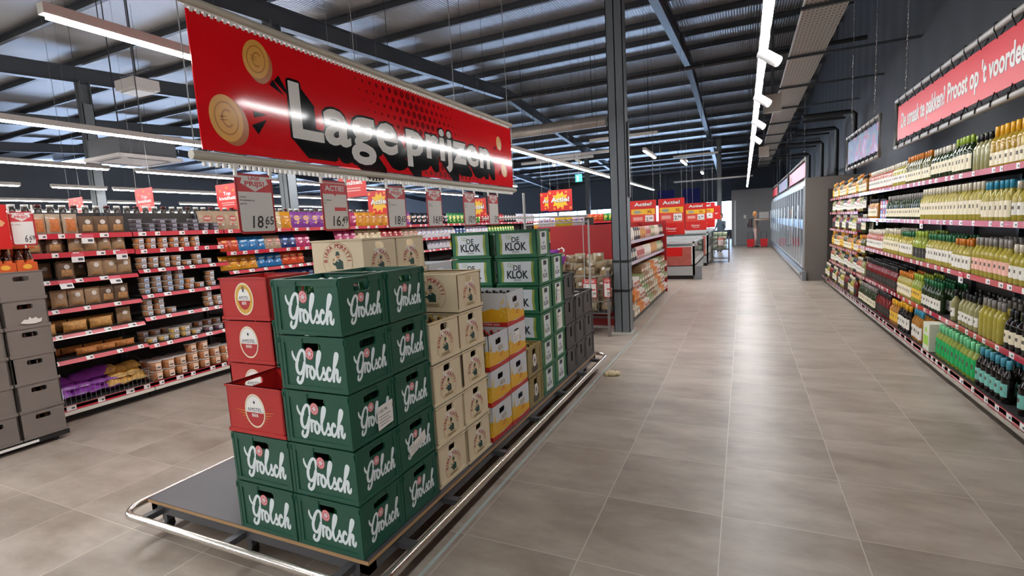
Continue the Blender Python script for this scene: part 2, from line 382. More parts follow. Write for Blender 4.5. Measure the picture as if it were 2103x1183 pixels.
for i, (x0, x1, yy, z) in enumerate(((-5.4, -3.0, 13.8, 3.46), (-3.6, -1.9, 13.0, 3.66), (-2.6, -.9, 21.8, 4.05), (-6.6, -4.2, 15.5, 3.6), (-3.2, 0.4, 27.0, 3.4))):
    tag(MB().box(x0, x1, yy-.04, yy+.04, z, z+.07, hous).tube([(x0+.2, yy, z+.07), (x0+.2, yy, roof_z(yy)-.005)], .004, dark_steel, 4).tube([(x1-.2, yy, z+.07), (x1-.2, yy, roof_z(yy)-.005)], .004, dark_steel, 4).build('cross_rail'),
        'pale cross rail hanging under the roof, %s of five beyond the banner' % ordw(i), 'rail', 'cross rails')
# perforated cable tray above the aisle
def mat_perf():
    m = bpy.data.materials.new('perforated_tray'); m.use_nodes = True; nt = m.node_tree; N = nt.nodes; L = nt.links; b = N['Principled BSDF']
    b.inputs['Roughness'].default_value = .4; b.inputs['Metallic'].default_value = .3
    tc = N.new('ShaderNodeTexCoord'); mp = N.new('ShaderNodeMapping'); mp.inputs['Scale'].default_value = (20, 10, 1); L.new(tc.outputs['Object'], mp.inputs[0])
    fr = N.new('ShaderNodeVectorMath'); fr.operation = 'FRACTION'; L.new(mp.outputs[0], fr.inputs[0])
    sb = N.new('ShaderNodeVectorMath'); sb.operation = 'SUBTRACT'; sb.inputs[1].default_value = (.5, .5, 0); L.new(fr.outputs[0], sb.inputs[0])
    ab = N.new('ShaderNodeVectorMath'); ab.operation = 'MULTIPLY'; ab.inputs[1].default_value = (1, 1, 0); L.new(sb.outputs[0], ab.inputs[0])
    ln_ = N.new('ShaderNodeVectorMath'); ln_.operation = 'LENGTH'; L.new(ab.outputs[0], ln_.inputs[0])
    c = N.new('ShaderNodeMath'); c.operation = 'LESS_THAN'; c.inputs[1].default_value = .2; L.new(ln_.outputs['Value'], c.inputs[0])
    mx = N.new('ShaderNodeMix'); mx.data_type = 'RGBA'; mx.inputs['A'].default_value = hexc('#aba79e'); mx.inputs['B'].default_value = hexc('#3a3836')
    L.new(c.outputs[0], mx.inputs['Factor']); L.new(mx.outputs['Result'], b.inputs['Base Color']); return m
perf = mat_perf()
t = MB().box(-.24, .24, -14, 14, 0, .004, perf).box(-.25, -.24, -14, 14, 0, .07, hous).box(.24, .25, -14, 14, 0, .07, hous)
tr = empty('cable_tray', (.93, 16.4, 4.1)); tag(tr, 'long perforated grey cable tray hanging over the wine side of the aisle', 'cable tray')
t.build('tray', tr)
for i in range(13):
    yy = -13.2+2.2*i; MB().box(-.28, 1.48, yy-.02, yy+.02, -.04, -.005, dark_steel).build('hanger', tr)
# black pipes under the roof right
pm = M('pipe_black', '#1d1f22', .5)
for i, (yy, z) in enumerate(((13.8, 3.75), (16.2, 3.75), (19.0, 3.75), (22.5, 3.75))):
    tag(MB().tube([(1.25, yy, z), (2.2, yy, z), (2.26, yy, z-.06), (2.26, yy, 2.2)], .05, pm, 8).tube([(1.25, yy+.12, z-.1), (2.1, yy+.12, z-.1)], .03, pm, 6).build('drain_pipe'),
        'black pipe bending down the dark side wall, %s beyond the partition' % ordw(i), 'pipe', 'black pipes')
for i, (x0, x1, yy, z) in enumerate(((-8, -2.6, 19.0, 4.5), (-13, 1.8, 26.5, 4.6), (-12, 2.2, 12.4, 4.9))):
    tag(MB().tube([(x0, yy, z), (x1, yy, z)], .045, pm, 8).tube([(x0+.5, yy, z), (x0+.5, yy, roof_z(yy)-.005)], .01, pm, 5).tube([(x1-.5, yy, z), (x1-.5, yy, roof_z(yy)-.005)], .01, pm, 5).build('sprinkler_pipe'),
        'dark sprinkler pipe running across under the roof, %s of three' % ordw(i), 'pipe', 'sprinkler pipes')
tag(MB().tube([(-6.6, 14.8, 4.5), (-3.6, 14.8, 4.5)], .16, M('duct_metal', '#a9a39c', .35, .6), 14).tube([(-6.2, 14.8, 4.6), (-6.2, 14.8, roof_z(14.8)-.005)], .01, dark_steel, 5).tube([(-4, 14.8, 4.6), (-4, 14.8, roof_z(14.8)-.005)], .01, dark_steel, 5).build('air_duct'), 'round pale metal air duct hanging across the roof space', 'duct')
# ceiling cassette air conditioner
ac = empty('air_conditioner', (-9.0, 5.1, 2.97)); tag(ac, 'white square cassette air conditioner with dark slots hanging from the roof', 'air conditioner')
acm = M('ac_white', '#d3cecb', .5)
MB().box(-.48, .48, -.48, .48, 0, .05, acm).build('grille_panel', ac)
MB().box(-.42, .42, -.42, .42, .05, .33, M('ac_body', '#4a4b50', .6)).build('housing', ac)
for i in range(4): MB().box(-.3, .3, -.40, -.35, -.004, .0, black_m).xf(Matrix.Rotation(i*pi/2, 4, 'Z')).build('air_slot', ac)
MB().tube([(-.3, 0, .33), (-.3, 0, roof_z(5.1)-2.98)], .008, dark_steel, 5).tube([(.3, 0, .33), (.3, 0, roof_z(5.1)-2.98)], .008, dark_steel, 5).build('hanging_rods', ac)
pj = empty('heater_unit', (-9.0, 5.3, 4.12)); tag(pj, 'pale box shaped unit hanging on rods under the roof, above the cassette', 'heater')
MB().box(-.25, .25, -.2, .2, 0, .16, acm).box(-.2, .2, -.15, .15, -.03, 0, hous).build('body', pj)
MB().tube([(0, 0, .16), (0, 0, roof_z(5.3)-4.13)], .012, dark_steel, 6).tube([(-.4, 0, .3), (.4, 0, .3)], .012, dark_steel, 5).build('hanging_rods', pj)
for i, (x, yy, z) in enumerate(((.43, 9.6, 3.36), (.52, 16.3, 3.33))):
    tag(MB().box(-.13, .13, -.05, .05, -.14, .14, M('speaker_box', '#9a938a', .5)).box(-.02, .02, -.02, .02, .14, roof_z(yy)-z+.01, dark_steel).build('hanging_loudspeaker', None, (x, yy, z)),
        'beige box loudspeaker hanging beside the aisle light line, ' + ('nearer one' if i == 0 else 'farther one'), 'speaker')
gm = M('exit_green', '#2fc3a4', .4, emit=1.2)
for i, (x, yy, z) in enumerate(((-3.74, 12.37, 2.72), (-5.6, 7.5, 2.27))):
    tag(MB().box(-.08, .08, -.02, .02, -.09, .09, gm).tube([(0, 0, .09), (0, 0, .2 if i == 0 else roof_z(yy)-z)], .006, dark_steel, 5).rect(FRONT(0, -.0205, 0), -.04, .0, -.07, .05, 0, white_m).build('exit_sign', None, (x, yy, z)),
        'small green lit exit sign, ' + ('under the light line right of the banner' if i == 0 else 'just under the banner rail'), 'sign', 'exit signs')

# ================================================================== THE CRATE TROLLEY
DK = .19   # deck top
tr = empty('display_trolley', (-2.23, 3.3, 0)); tag(tr, 'low steel display trolley with dark deck and tube bumper under the beer crates', 'trolley')
def TX(mb, name, p=tr): # built in world coordinates, moved into the trolley's frame
    mb.xf(Matrix.Translation((2.23, -3.3, 0))); return mb.build(name, p)
deckm = M('deck_phenolic', '#4b484c', .42, noise=.12, nscale=3)
plym = M('plywood_edge', '#b08c63', .6)
x0, x1, y0, y1 = -3.0, -1.452, 1.525, 5.2
TX(MB().box(x0, x1, y0, y1, DK-.004, DK, deckm).box(x0, x1, y0, y1, DK-.022, DK-.004, plym), 'deck')
frm = M('trolley_frame_paint', '#55565a', .4, .4)
f = MB()
for yy in (y0+.01, y1-.06): f.box(x0+.01, x1-.01, yy, yy+.05, DK-.075, DK-.023, frm)
for xx in (x0+.01, x1-.06): f.box(xx, xx+.05, y0+.01, y1-.01, DK-.075, DK-.023, frm)
for i in range(1, 7): f.box(x0+.06, x1-.06, y0+i*.53, y0+i*.53+.04, DK-.065, DK-.023, frm)
TX(f, 'frame')
rail = []
def corner(cx, cy, a0):
    return [(cx+.12*cos(a0+i*pi/12), cy+.12*sin(a0+i*pi/12), .142) for i in range(7)]
rx0, rx1, ry0, ry1 = -3.09, -1.352, 1.425, 5.3
rail = corner(rx0+.12, ry0+.12, pi)+corner(rx1-.12, ry0+.12, 1.5*pi)+corner(rx1-.12, ry1-.12, 0)+corner(rx0+.12, ry1-.12, .5*pi)
TX(MB().tube(rail, .019, steel, 12, closed=True), 'bumper_rail')
for yy in (1.75, 2.15, 2.75, 3.35, 3.95, 4.55, 5.05):
    for xx, e in ((x0+.03, rx0), (x1-.03, rx1)): TX(MB().box(min(xx, e), max(xx, e), yy-.02, yy+.02, .12, .15, frm), 'rail_bracket')
for xx in (-2.9, -2.25, -1.56): TX(MB().box(xx-.02, xx+.02, ry0, y0+.03, .12, .15, frm), 'rail_bracket')
for xx in (-2.93, -2.25, -1.56):
    for yy in (1.58, 3.1, 4.3, 5.12):
        l = TX(MB().box(xx-.02, xx+.02, yy-.02, yy+.02, .055, DK-.07, frm), 'leg')
        MB().xf(Matrix()).tube([(xx-.012, yy, .026), (xx+.012, yy, .026)], .026, black_m, 14).box(xx-.018, xx+.018, yy-.012, yy+.02, .03, .056, black_m).xf(Matrix.Translation((2.23, -3.3, 0))).build('caster', l)

# ------------------------------------------------------------------ crates
CW, CD = .378, .293
def wall(mb, F, w, h, t, mat, hole=None, z0=0.0):   # F origin at bottom centre, outward n
    if not hole: mb.fbox(F, -w/2, w/2, z0, h, -t, 0, mat); return
    a, b_, c, d = hole
    mb.fbox(F, -w/2, a, z0, h, -t, 0, mat); mb.fbox(F, b_, w/2, z0, h, -t, 0, mat)
    mb.fbox(F, a, b_, z0, c, -t, 0, mat); mb.fbox(F, a, b_, d, h, -t, 0, mat)
    r = .012  # rounded hole corners
    for sx, x in ((1, a), (-1, b_)):
        for sy, y in ((1, c), (-1, d)):
            pts = [(x, y)]+[(x+sx*(r-r*cos(t_)), y+sy*(r-r*sin(t_))) for t_ in [pi/2*i/4 for i in range(5)]]
            P = [F(px, py, 0) for px, py in pts]+[F(px, py, -t) for px, py in pts]; n = len(pts)
            mb.add(P, [tuple(range(n)), tuple(range(n, 2*n))[::-1]]+[(i, (i+1) % n, n+(i+1) % n, n+i) for i in range(n)], mat)
def shell(mat, h, w=CW, d=CD, hf=None, hs=None, rim=.004, posts=True, inset=.006, dark=None):
    m = MB(); t = .010; i = inset; hh = h-.003
    FS = [Fr((0, -d/2+i, 0), X_, Z_), Fr((w/2-i, 0, 0), Y_, Z_), Fr((0, d/2-i, 0), -X_, Z_), Fr((-w/2+i, 0, 0), -Y_, Z_)]
    for k, F in enumerate(FS):
        ww = (w if k % 2 == 0 else d)-2*i; wall(m, F, ww, hh, t, mat, hf if k % 2 == 0 else hs, .004)
        m.fbox(F, -ww/2-i, ww/2+i, .004, .022, -t, i-.001, mat)                  # foot band
        m.fbox(F, -ww/2-i, ww/2+i, h-.012, hh, -t, i-.001, mat)                 # top rim
        if posts:
            for s_ in (-1, 1): m.fbox(F, s_*(ww/2+i)-(.035 if s_ > 0 else 0), s_*(ww/2+i)+(.035 if s_ < 0 else 0), .022, h-.012, -t, i-.002, mat)
            for s_ in (-1, 1): m.fbox(F, s_*ww*.33-.075*ww/.37, s_*ww*.33+.075*ww/.37, h-.034, h-.012, -.002, i-.003, mat)
    m.box(-w/2+.01, w/2-.01, -d/2+.01, d/2-.01, .006, .014, mat)
    return m
def grolsch_logo(mb, F, s):    # white script word, red round seal
    wm = M('crate_white_print', '#dfe9ec', .5); w = .052
    S = [[(.015, .43, .5), (.02, .37, .9), (.06, .30, 1), (.11, .28, .8), (.14, .30, .5)],
         [(.27, .30, .7), (.275, .41, 1), (.25, .455, 1), (.20, .445, 1), (.14, .36, 1.1), (.085, .22, 1.2), (.09, .11, 1.2), (.14, .07, 1.1), (.20, .12, 1), (.25, .23, 1)],
         [(.26, .26, 1), (.22, .09, 1), (.17, -.04, 1.1), (.11, -.085, 1.1), (.07, -.05, 1), (.09, .01, .8)],
         [(.30, .21, 1), (.285, .03, 1)], [(.29, .13, .8), (.315, .20, 1), (.355, .20, 1)],
         [(.405, .20, 1), (.365, .14, 1), (.365, .05, 1), (.40, .01, 1), (.445, .05, 1), (.45, .14, 1), (.405, .20, 1)],
         [(.46, .06, .6), (.52, .19, .8), (.585, .33, .9), (.61, .43, 1), (.58, .45, 1), (.545, .36, 1), (.515, .2, 1), (.515, .07, 1), (.545, .01, 1), (.585, .04, .8)],
         [(.585, .04, .7), (.64, .14, .8), (.655, .20, 1), (.655, .14, 1), (.69, .07, 1), (.675, .02, 1), (.63, .01, .9)],
         [(.79, .17, 1), (.765, .205, 1), (.72, .13, 1), (.715, .05, 1), (.75, 0, 1), (.80, .05, .8)],
         [(.80, .05, .6), (.87, .20, .8), (.935, .32, .9), (.965, .42, 1), (.93, .435, 1), (.89, .30, 1), (.86, .14, 1), (.845, 0, 1)],
         [(.86, .10, .8), (.91, .18, 1), (.935, .16, 1), (.92, .04, 1), (.95, 0, 1), (.99, .07, .7)]]
    for st in S:
        mb.stroke(F, [((x-.5)*s, (y-.17)*s, k) for x, y, k in st], w*s, 0, wm)
    rm = M('seal_red', '#d8686c', .5)
    mb.disc(F, (.385-.5)*s, (.41-.17)*s, .088*s, .10*s, .0004, rm)
    mb.ring(F, (.385-.5)*s, (.41-.17)*s, .070*s, .077*s, .0008, wm)
    for q in range(6): mb.stroke(F, [((.385-.5+.05*cos(q*pi/3))*s, (.41-.17+.05*sin(q*pi/3))*s), ((.385-.5-.02*cos(q*pi/3+1))*s, (.41-.17-.02*sin(q*pi/3+1))*s)], .012*s, .0008, wm, 2)
def arc_text(mb, F, t, r, a_mid, h, z, mat, step, bold=.02, ky=1.0):
    n = len(t)
    for i, ch in enumerate(t):
        if ch == ' ': continue
        a = a_mid-(i-(n-1)/2)*step; G = Fr(F(r*cos(a), r*sin(a)*ky, 0), F.u*sin(a)-F.v*cos(a), F.u*cos(a)+F.v*sin(a))
        mb.text(G, ch, 0, 0, h, z, mat, bold, align='c')
def moretti_logo(mb, F, R):
    red = M('print_brick_red', '#a9383a', .55); gn = M('print_dark_green', '#23463c', .55); sk = M('print_tan', '#b98a5c', .55); th = M('print_tan_light', '#cbb48a', .55)
    dk = M('print_dark', '#1d2a2a', .55)
    mb.ring(F, 0, 0, R*.985, R*1.015, 0, sk, 40, -.35*pi, 1.35*pi); mb.ring(F, 0, 0, R*.64, R*.655, 0, sk, 40, -.15*pi, 1.15*pi)
    [arc_text(mb, F, 'BIRRA MORETTI', R*(.70+.008*k), pi/2+.014*(k-1), R*.23, .00006*k, red, .255, 0) for k in range(3)]
    mb.poly(F, [(-.10*R, -.42*R), (.36*R, -.42*R), (.36*R, -.02*R), (.16*R, .12*R), (-.02*R, .08*R), (-.22*R, -.10*R), (-.36*R, -.05*R), (-.34*R, -.16*R), (-.16*R, -.24*R)], 0, gn)
    mb.disc(F, .03*R, .26*R, .11*R, .14*R, .0003, M('print_skin', '#c08a68', .55), 12)
    mb.poly(F, [(-.18*R, .30*R), (.22*R, .33*R), (.15*R, .37*R), (.13*R, .52*R), (-.06*R, .52*R), (-.09*R, .35*R)], .0006, gn)
    mb.disc(F, -.26*R, .08*R, .07*R, .09*R, .0006, sk, 10); mb.disc(F, .03*R, .02*R, .05*R, .04*R, .0006, white_m, 8)
    mb.poly(F, [(-.62*R, -.72*R), (.62*R, -.72*R), (.58*R, -.46*R), (-.58*R, -.46*R)], .0004, th)
    mb.text(F, "L'AUTENTICA", 0, -.68*R, R*.15, .0008, dk, .01, width=R*.95, align='c')
def amstel_logo(mb, F, R, style):
    gold = M('print_gold', '#d7ac3e' if 1 else '', .45); cream = M('print_cream', '#e8dcc0', .5); rd = M('print_deep_red', '#b3262c', .5); wh = M('print_white', '#ecebe6', .5); bl = M('print_navy', '#26375c', .5)
    k = 1.22
    mb.ring(F, 0, 0, R*.9, R, 0, cream, 40, ky=k)
    if style == 0: mb.ring(F, 0, 0, R*.66, R*.9, 0, gold, 40, ky=k); arc_text(mb, F, 'SINCE 1870 QUALITY', R*.74, -pi/2, R*.11, .0006, rd, .3, 0, k); mb.disc(F, 0, R*.82, R*.17, R*.17, .0006, M('print_brown', '#8a6a3c', .5), 12)
    r = R*(.66 if style == 0 else .88)
    n = 20; up = [(r*cos(pi*i/n), r*sin(pi*i/n)*k) for i in range(n+1)]; dn = [(r*cos(pi+pi*i/n), r*sin(pi+pi*i/n)*k) for i in range(n+1)]
    mb.poly(F, up+[(-r, -.1*R), (r, -.1*R)][0:0], 0, wh); mb.poly(F, dn, 0, rd); mb.rect(F, -r*.99, r*.99, -.12*R, .05*R, .0003, wh)
    mb.text(F, 'AMSTEL', 0, -.04*R, R*.27, .0008, bl, .0, width=r*1.65, align='c'); mb.text(F, 'BIER', 0, -.42*R, R*.22, .0008, wh, .015, width=r*.75, align='c')
    mb.disc(F, 0, R*.62, R*.1, R*.12, .0008, bl, 6)
    if style == 2:
        for i in range(5):
            for s_ in (-1, 1): mb.stroke(F, [(s_*R*(1.02-.04*i), R*(-.08-.19*i)), (s_*R*(1.9-.28*i), R*(-.02-.2*i), .3)], R*.05, 0, M('print_gold', '#d7ac3e'), 2, False)
gr = M('crate_green', '#17503f', .42, noise=.10, nscale=14, bump=.05)
rd_ = M('crate_red', '#b3201f', .40, noise=.08, nscale=12)
cr_ = M('crate_cream', '#e0cfae', .45, noise=.04, nscale=6)
kg = M('crate_klok_green', '#186440', .42, noise=.06, nscale=10)
bk = M('crate_black', '#3a3839', .5, noise=.12, nscale=12)
br = M('crate_olive', '#8b7a4a', .5, noise=.08, nscale=9)
gy = M('crate_grey', '#746c65', .55, noise=.10, nscale=7)
HG, HM = .2425, .2275
hole = lambda cw, y0, y1: (-cw, cw, y0, y1)
e = .0062; KITS = {}
eg = -CD/2+.006-.0008; es = CW/2-.006+.0008   # print planes on front (-Y) and side (+X)
g1 = MB(); grolsch_logo(g1, FRONT(.018, eg, .101), .268)
g2 = MB(); grolsch_logo(g2, SIDE(es, 0.01, .098), .208)
KITS['green'] = Kit('beer_crate', shell(gr, HG, hf=(-.053, .053, .176, .211), hs=(-.052, .052, .174, .210)), [('logo_print', g1), ('logo_print', g2)])
def flat_crate(mat, h, kf, ks, **k): return Kit('beer_crate', shell(mat, h, **k), [('logo_print', kf), ('logo_print', ks)] if ks else [('logo_print', kf)])
for st in (0, 1, 2):
    a = MB(); amstel_logo(a, FRONT(0 if st < 2 else .0, eg, .118), .072 if st < 2 else .066, st)
    KITS['red%d' % st] = flat_crate(rd_, .2355, a, None, hs=(-.05, .05, .18, .215), posts=False)
a = MB(); moretti_logo(a, FRONT(0, eg, .105), .105); c = MB(); moretti_logo(c, SIDE(es, 0, .082), .079)
c.poly(SIDE(es, 0, 0), [(-.05, .135), (.05, .135), (.044, .1645), (-.044, .1645)], -.0002, M('print_white2', '#f1ebe0', .5))
KITS['cream'] = flat_crate(cr_, HM, a, c, hs=(-.036, .036, .165, .203), posts=False)
def klok(F, mb, w, h, y, front):
    wh = M('klok_white', '#cfd6da', .45); gd = M('klok_gold', '#8a9a3c', .5); bkp = M('print_and_hole_black', '#16202a', .5)
    mb.poly(F, [(-w*1.16, y-h), (w*1.16, y-h), (w*1.09, y), (w*1.16, y+h), (-w*1.16, y+h), (-w*1.09, y)], 0, gd)
    mb.poly(F, [(-w, y-h), (w, y-h), (w*.93, y), (w, y+h), (-w, y+h), (-w*.93, y)], .0005, wh)
    if front:
        mb.text(F, 'DE', .0, y+h*.15, h*.5, .001, bkp, .02, width=w*.55, align='c'); mb.text(F, 'KLOK', 0, y-h*.62, h*.72, .001, bkp, .035, width=w*1.5, align='c')
        mb.text(F, 'BIER', 0, y-h*.88, h*.16, .001, bkp, 0, width=w*.5, align='c'); mb.ring(F, -w*.55, y+h*.68, w*.09, w*.12, .001, gd, 14); mb.ring(F, -w*.35, y+h*.62, w*.09, w*.12, .001, gd, 14)
    else:
        mb.text(F, 'DE', 0, y-h*.12, h*.2, .001, bkp, .02, width=w*.55, align='c'); mb.text(F, 'KLOK', 0, y-h*.62, h*.36, .001, bkp, .03, width=w*1.5, align='c'); mb.rect(F, -w*.5, w*.5, y+h*.5, y+h*.9, .0008, bkp)  # last dark rectangle paints the shade inside a handle hole
a = MB(); klok(FRONT(0, eg, 0), a, .125, .083, .115, True); c = MB(); klok(SIDE(es, 0, 0), c, .072, .090, .112, False)
KITS['klok'] = flat_crate(kg, .2265, a, c, posts=False)
# carton packs with beer glass print
def alfa():
    w, d, h = .378, .292, .232; m = MB(); wt = M('carton_white', '#c9cdd2', .35); t = .004
    ye = M('carton_beer_yellow', '#e2ac1c', .4, noise=.12, nscale=25); rdd = M('carton_red', '#b81e1c', .4); gd = M('carton_gold', '#a9925c', .5); fo = M('carton_foam', '#e3c35a', .5)
    FS = [(Fr((0, -d/2, 0), X_, Z_), w), (Fr((w/2, 0, 0), Y_, Z_), d), (Fr((0, d/2, 0), -X_, Z_), w), (Fr((-w/2, 0, 0), -Y_, Z_), d)]
    for k, (F, ww) in enumerate(FS): wall(m, F, ww, h, t, wt, (-.045, .035, .155, .195) if k % 2 else None)
    m.box(-w/2, w/2, -d/2, d/2, 0, .004, wt)
    p = []
    for k, (F, ww) in enumerate(FS[:2]):
        q = MB(); e_ = .0006; hw = ww/2
        top = [(-hw+ww*i/10, .075+.055*(i/10)**(.7 if k == 0 else 1)*(1 if k == 0 else -1)+(.055 if k else 0)+.008*sin(i*2.1)) for i in range(11)]
        q.poly(F, [(-hw, .03), (hw, .03)]+top[::-1], e_, ye)
        q.poly(F, [(-hw, 0), (hw, 0), (hw, .032), (0, .024), (-hw, .036)], e_*2, rdd)
        if k == 1:
            for i in range(16): q.disc(F, -hw+.012+random.random()*.03, .05+random.random()*.15, .006, .007, e_*2, fo, 8)
            q.text(F, 'ALFA', .02, .112, .032, e_*3, gd, .01, width=.075, align='c'); q.stroke(F, [(0, .07), (.02, .098), (.04, .07)], .005, e_*3, rdd, 2); q.stroke(F, [(.01, .07), (.03, .07)], .004, e_*3, rdd, 2)
        else:
            q.text(F, 'ALFA', -.08, .14, .05, e_*3, gd, .01, width=.12, align='c'); q.text(F, 'HET ZUIVERE BIER', .03, .008, .012, e_*3, white_m, 0, width=.2, align='c')
            for i in range(14): q.disc(F, hw-.05+random.random()*.04, .06+random.random()*.13, .007, .008, e_*2, fo, 8)
        p.append(('carton_print', q))
    tray = MB()
    return Kit('beer_carton', m, p)
KITS['alfa'] = alfa()
c = MB(); F = SIDE(es, 0, .115); c.rect(F, -.06, .06, -.085, -.045, .0, M('olive_band', '#3b342a', .5)); c.disc(F, 0, 0, .036, .05, .0006, white_m, 20); c.ring(F, 0, 0, .022, .026, .001, M('olive_band')); c.disc(F, 0, 0, .012, .016, .001, M('olive_band'), 10)
c.poly(F, [(-.03, -.10), (.03, -.10), (.045, .038), (-.045, .038)], -.0002, M('olive_band'))
KITS['olive'] = flat_crate(br, .236, c, None, hs=(-.035, .035, .155, .205), hf=(-.05, .05, .17, .205))
m = shell(bk, .233, hs=(-.022, .022, .10, .195), hf=(-.05, .05, .17, .205), posts=True)
KITS['black'] = Kit('beer_crate', m, [])
KITS['grey'] = Kit('beer_crate', shell(gy, .2355, hs=(-.05, .05, .155, .193), hf=(-.05, .05, .155, .193), posts=False), [])
# bottles that stand in the crates
def bottle(glass, cap, h=.205, r=.0255, label=None):
    b_ = MB().lathe([(r*.9, 0), (r, .006), (r, h*.52), (r*.82, h*.62), (r*.42, h*.76), (r*.40, h*.94)], glass, 10)
    p = [('crown_cap', MB().lathe([(r*.47, h*.935), (r*.47, h*.99), (r*.3, h)], cap, 10))]
    if label: p.append(('label', MB().lathe([(r*1.02, h*.15), (r*1.02, h*.42)], label, 10, cap=False)))
    return Kit('beer_bottle', b_, p)
gg = M('bottle_green', '#1f6b35', .08, trans=.3); bg_ = M('bottle_brown', '#40210d', .1, trans=.2); silver = M('cap_silver', '#cfd4d2', .3, .5); blk = M('cap_dark', '#22221f', .4); goldc = M('cap_gold', '#c2a04a', .3, .6); redc = M('cap_red', '#b1282c', .4)
BOT = {'green': bottle(gg, silver), 'brown': bottle(bg_, goldc), 'black': bottle(bg_, silver), 'redcap': bottle(bg_, redc, label=M('label_cream', '#ded0ad', .6)), 'dim': bottle(bg_, blk)}
DESC = {'green': 'green crate with white script', 'red0': 'red crate with gold badge', 'red1': 'red crate with cream badge', 'red2': 'open red crate with gold rays', 'cream': 'cream crate with red arch', 'klok': 'green crate with concave label', 'alfa': 'yellow and white beer carton',
        'olive': 'olive crate with round white badge', 'black': 'plain black crate with narrow handle hole', 'grey': 'plain brown grey crate'}
GRP = {'green': 'dark green crates on the trolley', 'cream': 'cream crates on the trolley', 'klok': 'green crates with white labels', 'alfa': 'white and yellow beer cartons', 'olive': 'olive crates', 'black': 'black crates at the far trolley end', 'grey': 'grey crates by the snack shelves'}
def fill(kind, x, y, z, cols, rows, what, w=CW, d=CD, sel=None):
    for i in range(cols):
        for j in range(rows):
            if sel and not sel(i, j): continue
            BOT[kind].put((x-w/2+.044+(w-.088)*i/(cols-1), y-d/2+.044+(d-.088)*j/(rows-1), z+.016), what, 'bottle', what[:60])
def stack(kinds, x, y, z, where, hgt=None, bot=None, rz=0, top_full=True):
    """one pile of crates; kinds from the bottom up"""
    n = len(kinds)
    for i, k in enumerate(kinds):
        h = hgt or {'green': HG, 'cream': HM, 'klok': .2268, 'alfa': .2345, 'olive': .2365, 'black': .2335, 'grey': .236}.get(k, .236)
        pos = 'topmost' if i == n-1 else 'bottom one' if i == 0 else '%s from bottom' % ordw(i)
        jx, jy = random.uniform(-.003, .003), random.uniform(-.002, .002)
        KITS[k].put((x+jx, y+jy, z), '%s, %s in the %s' % (DESC[k], pos, where), 'carton' if k == 'alfa' else 'crate', GRP.get(k, 'red crates on the trolley'), rz=rz+random.uniform(-.006, .006))
        if bot and i < n-1:      # what shows through the handle hole
            for q, yy in enumerate((-.02, .035)): BOT[bot].put((x+CW/2-.05, y+yy, z+.016), '%s bottle behind a handle hole, %s' % ({'green': 'green', 'black': 'silver capped', 'dim': 'dark', 'brown': 'gold capped'}[bot], where), 'bottle', 'bottles behind the handle holes')
            if where.startswith('front'): BOT[bot].put((x+.01, y-CD/2+.05, z+.016), 'green bottle behind the front hole, %s' % where, 'bottle', 'bottles behind the front holes')
        z += h
    return z
XA, XB, XC = -1.657, -2.040, -2.43
Y1, Y2 = 1.665, 1.965
d = DK
stack(['green']*5, XA, Y1, d, 'front corner stack', bot='green'); fill('green', XA, Y1, d+4*HG, 6, 4, 'green bottle in the top crate of the front corner stack')
stack(['green']*5, XA, Y2, d, 'second green stack', bot='green'); fill('green', XA, Y2, d+4*HG, 6, 4, 'green bottle in the top crate behind the front corner')
stack(['green', 'green', 'red2'], XB, Y1, d, 'front stack left of the corner', bot='dim')
stack(['green']*4, XB, Y2, d, 'stack behind the open crate')
stack(['green', 'green', 'red1', 'red1', 'red0'], XC+.005, Y2, d, 'red topped stack at the left')
stack(['cream']*4, XA, 2.278, d, 'first cream stack', bot='brown'); fill('brown', XA, 2.278, d+3*HM, 6, 4, 'gold capped bottle in the lower cream stack')
stack(['cream']*5, XA, 2.578, d, 'second cream stack', bot='brown')
stack(['cream']*6, XB-.01, 2.275, d, 'tall front cream stack'); stack(['cream']*6, XB-.01, 2.572, d, 'second tall cream stack')
stack(['alfa']*3, XA, 2.905, d, 'first carton stack', bot='dim'); stack(['alfa']*4, XA, 3.205, d, 'second carton stack', bot='dim')
stack(['alfa']*5, XB-.02, 2.90, d, 'inner carton stack')
fill('redcap', XA, 2.905, d+2*.2345, 6, 4, 'gold topped bottle in the top carton of the first carton stack'); fill('dim', XA, 3.205, d+3*.2345, 6, 4, 'dark bottle in the top carton of the second carton stack')
stack(['olive']*2, XA, 3.515, d, 'olive stack beside the cartons', bot='brown'); fill('brown', XA, 3.515, d+.2365, 6, 4, 'gold capped bottle in the top olive crate')
stack(['klok']*6, XA, 3.825, d, 'tall near stack'); stack(['klok']*5, XA, 4.125, d, 'lower far stack')
stack(['klok']*6, XB-.035, 3.825, d, 'inner tall stack')
stack(['black']*4, XA, 4.425, d, 'nearest black stack', bot='black'); stack(['black']*3, XA, 4.725, d, 'middle black stack', bot='black'); stack(['black']*3, XA, 5.025, d, 'farthest black stack', bot='black')
fill('black', XA, 4.725, d+2*.2335, 6, 4, 'silver capped bottle in the top crate of the middle black stack')
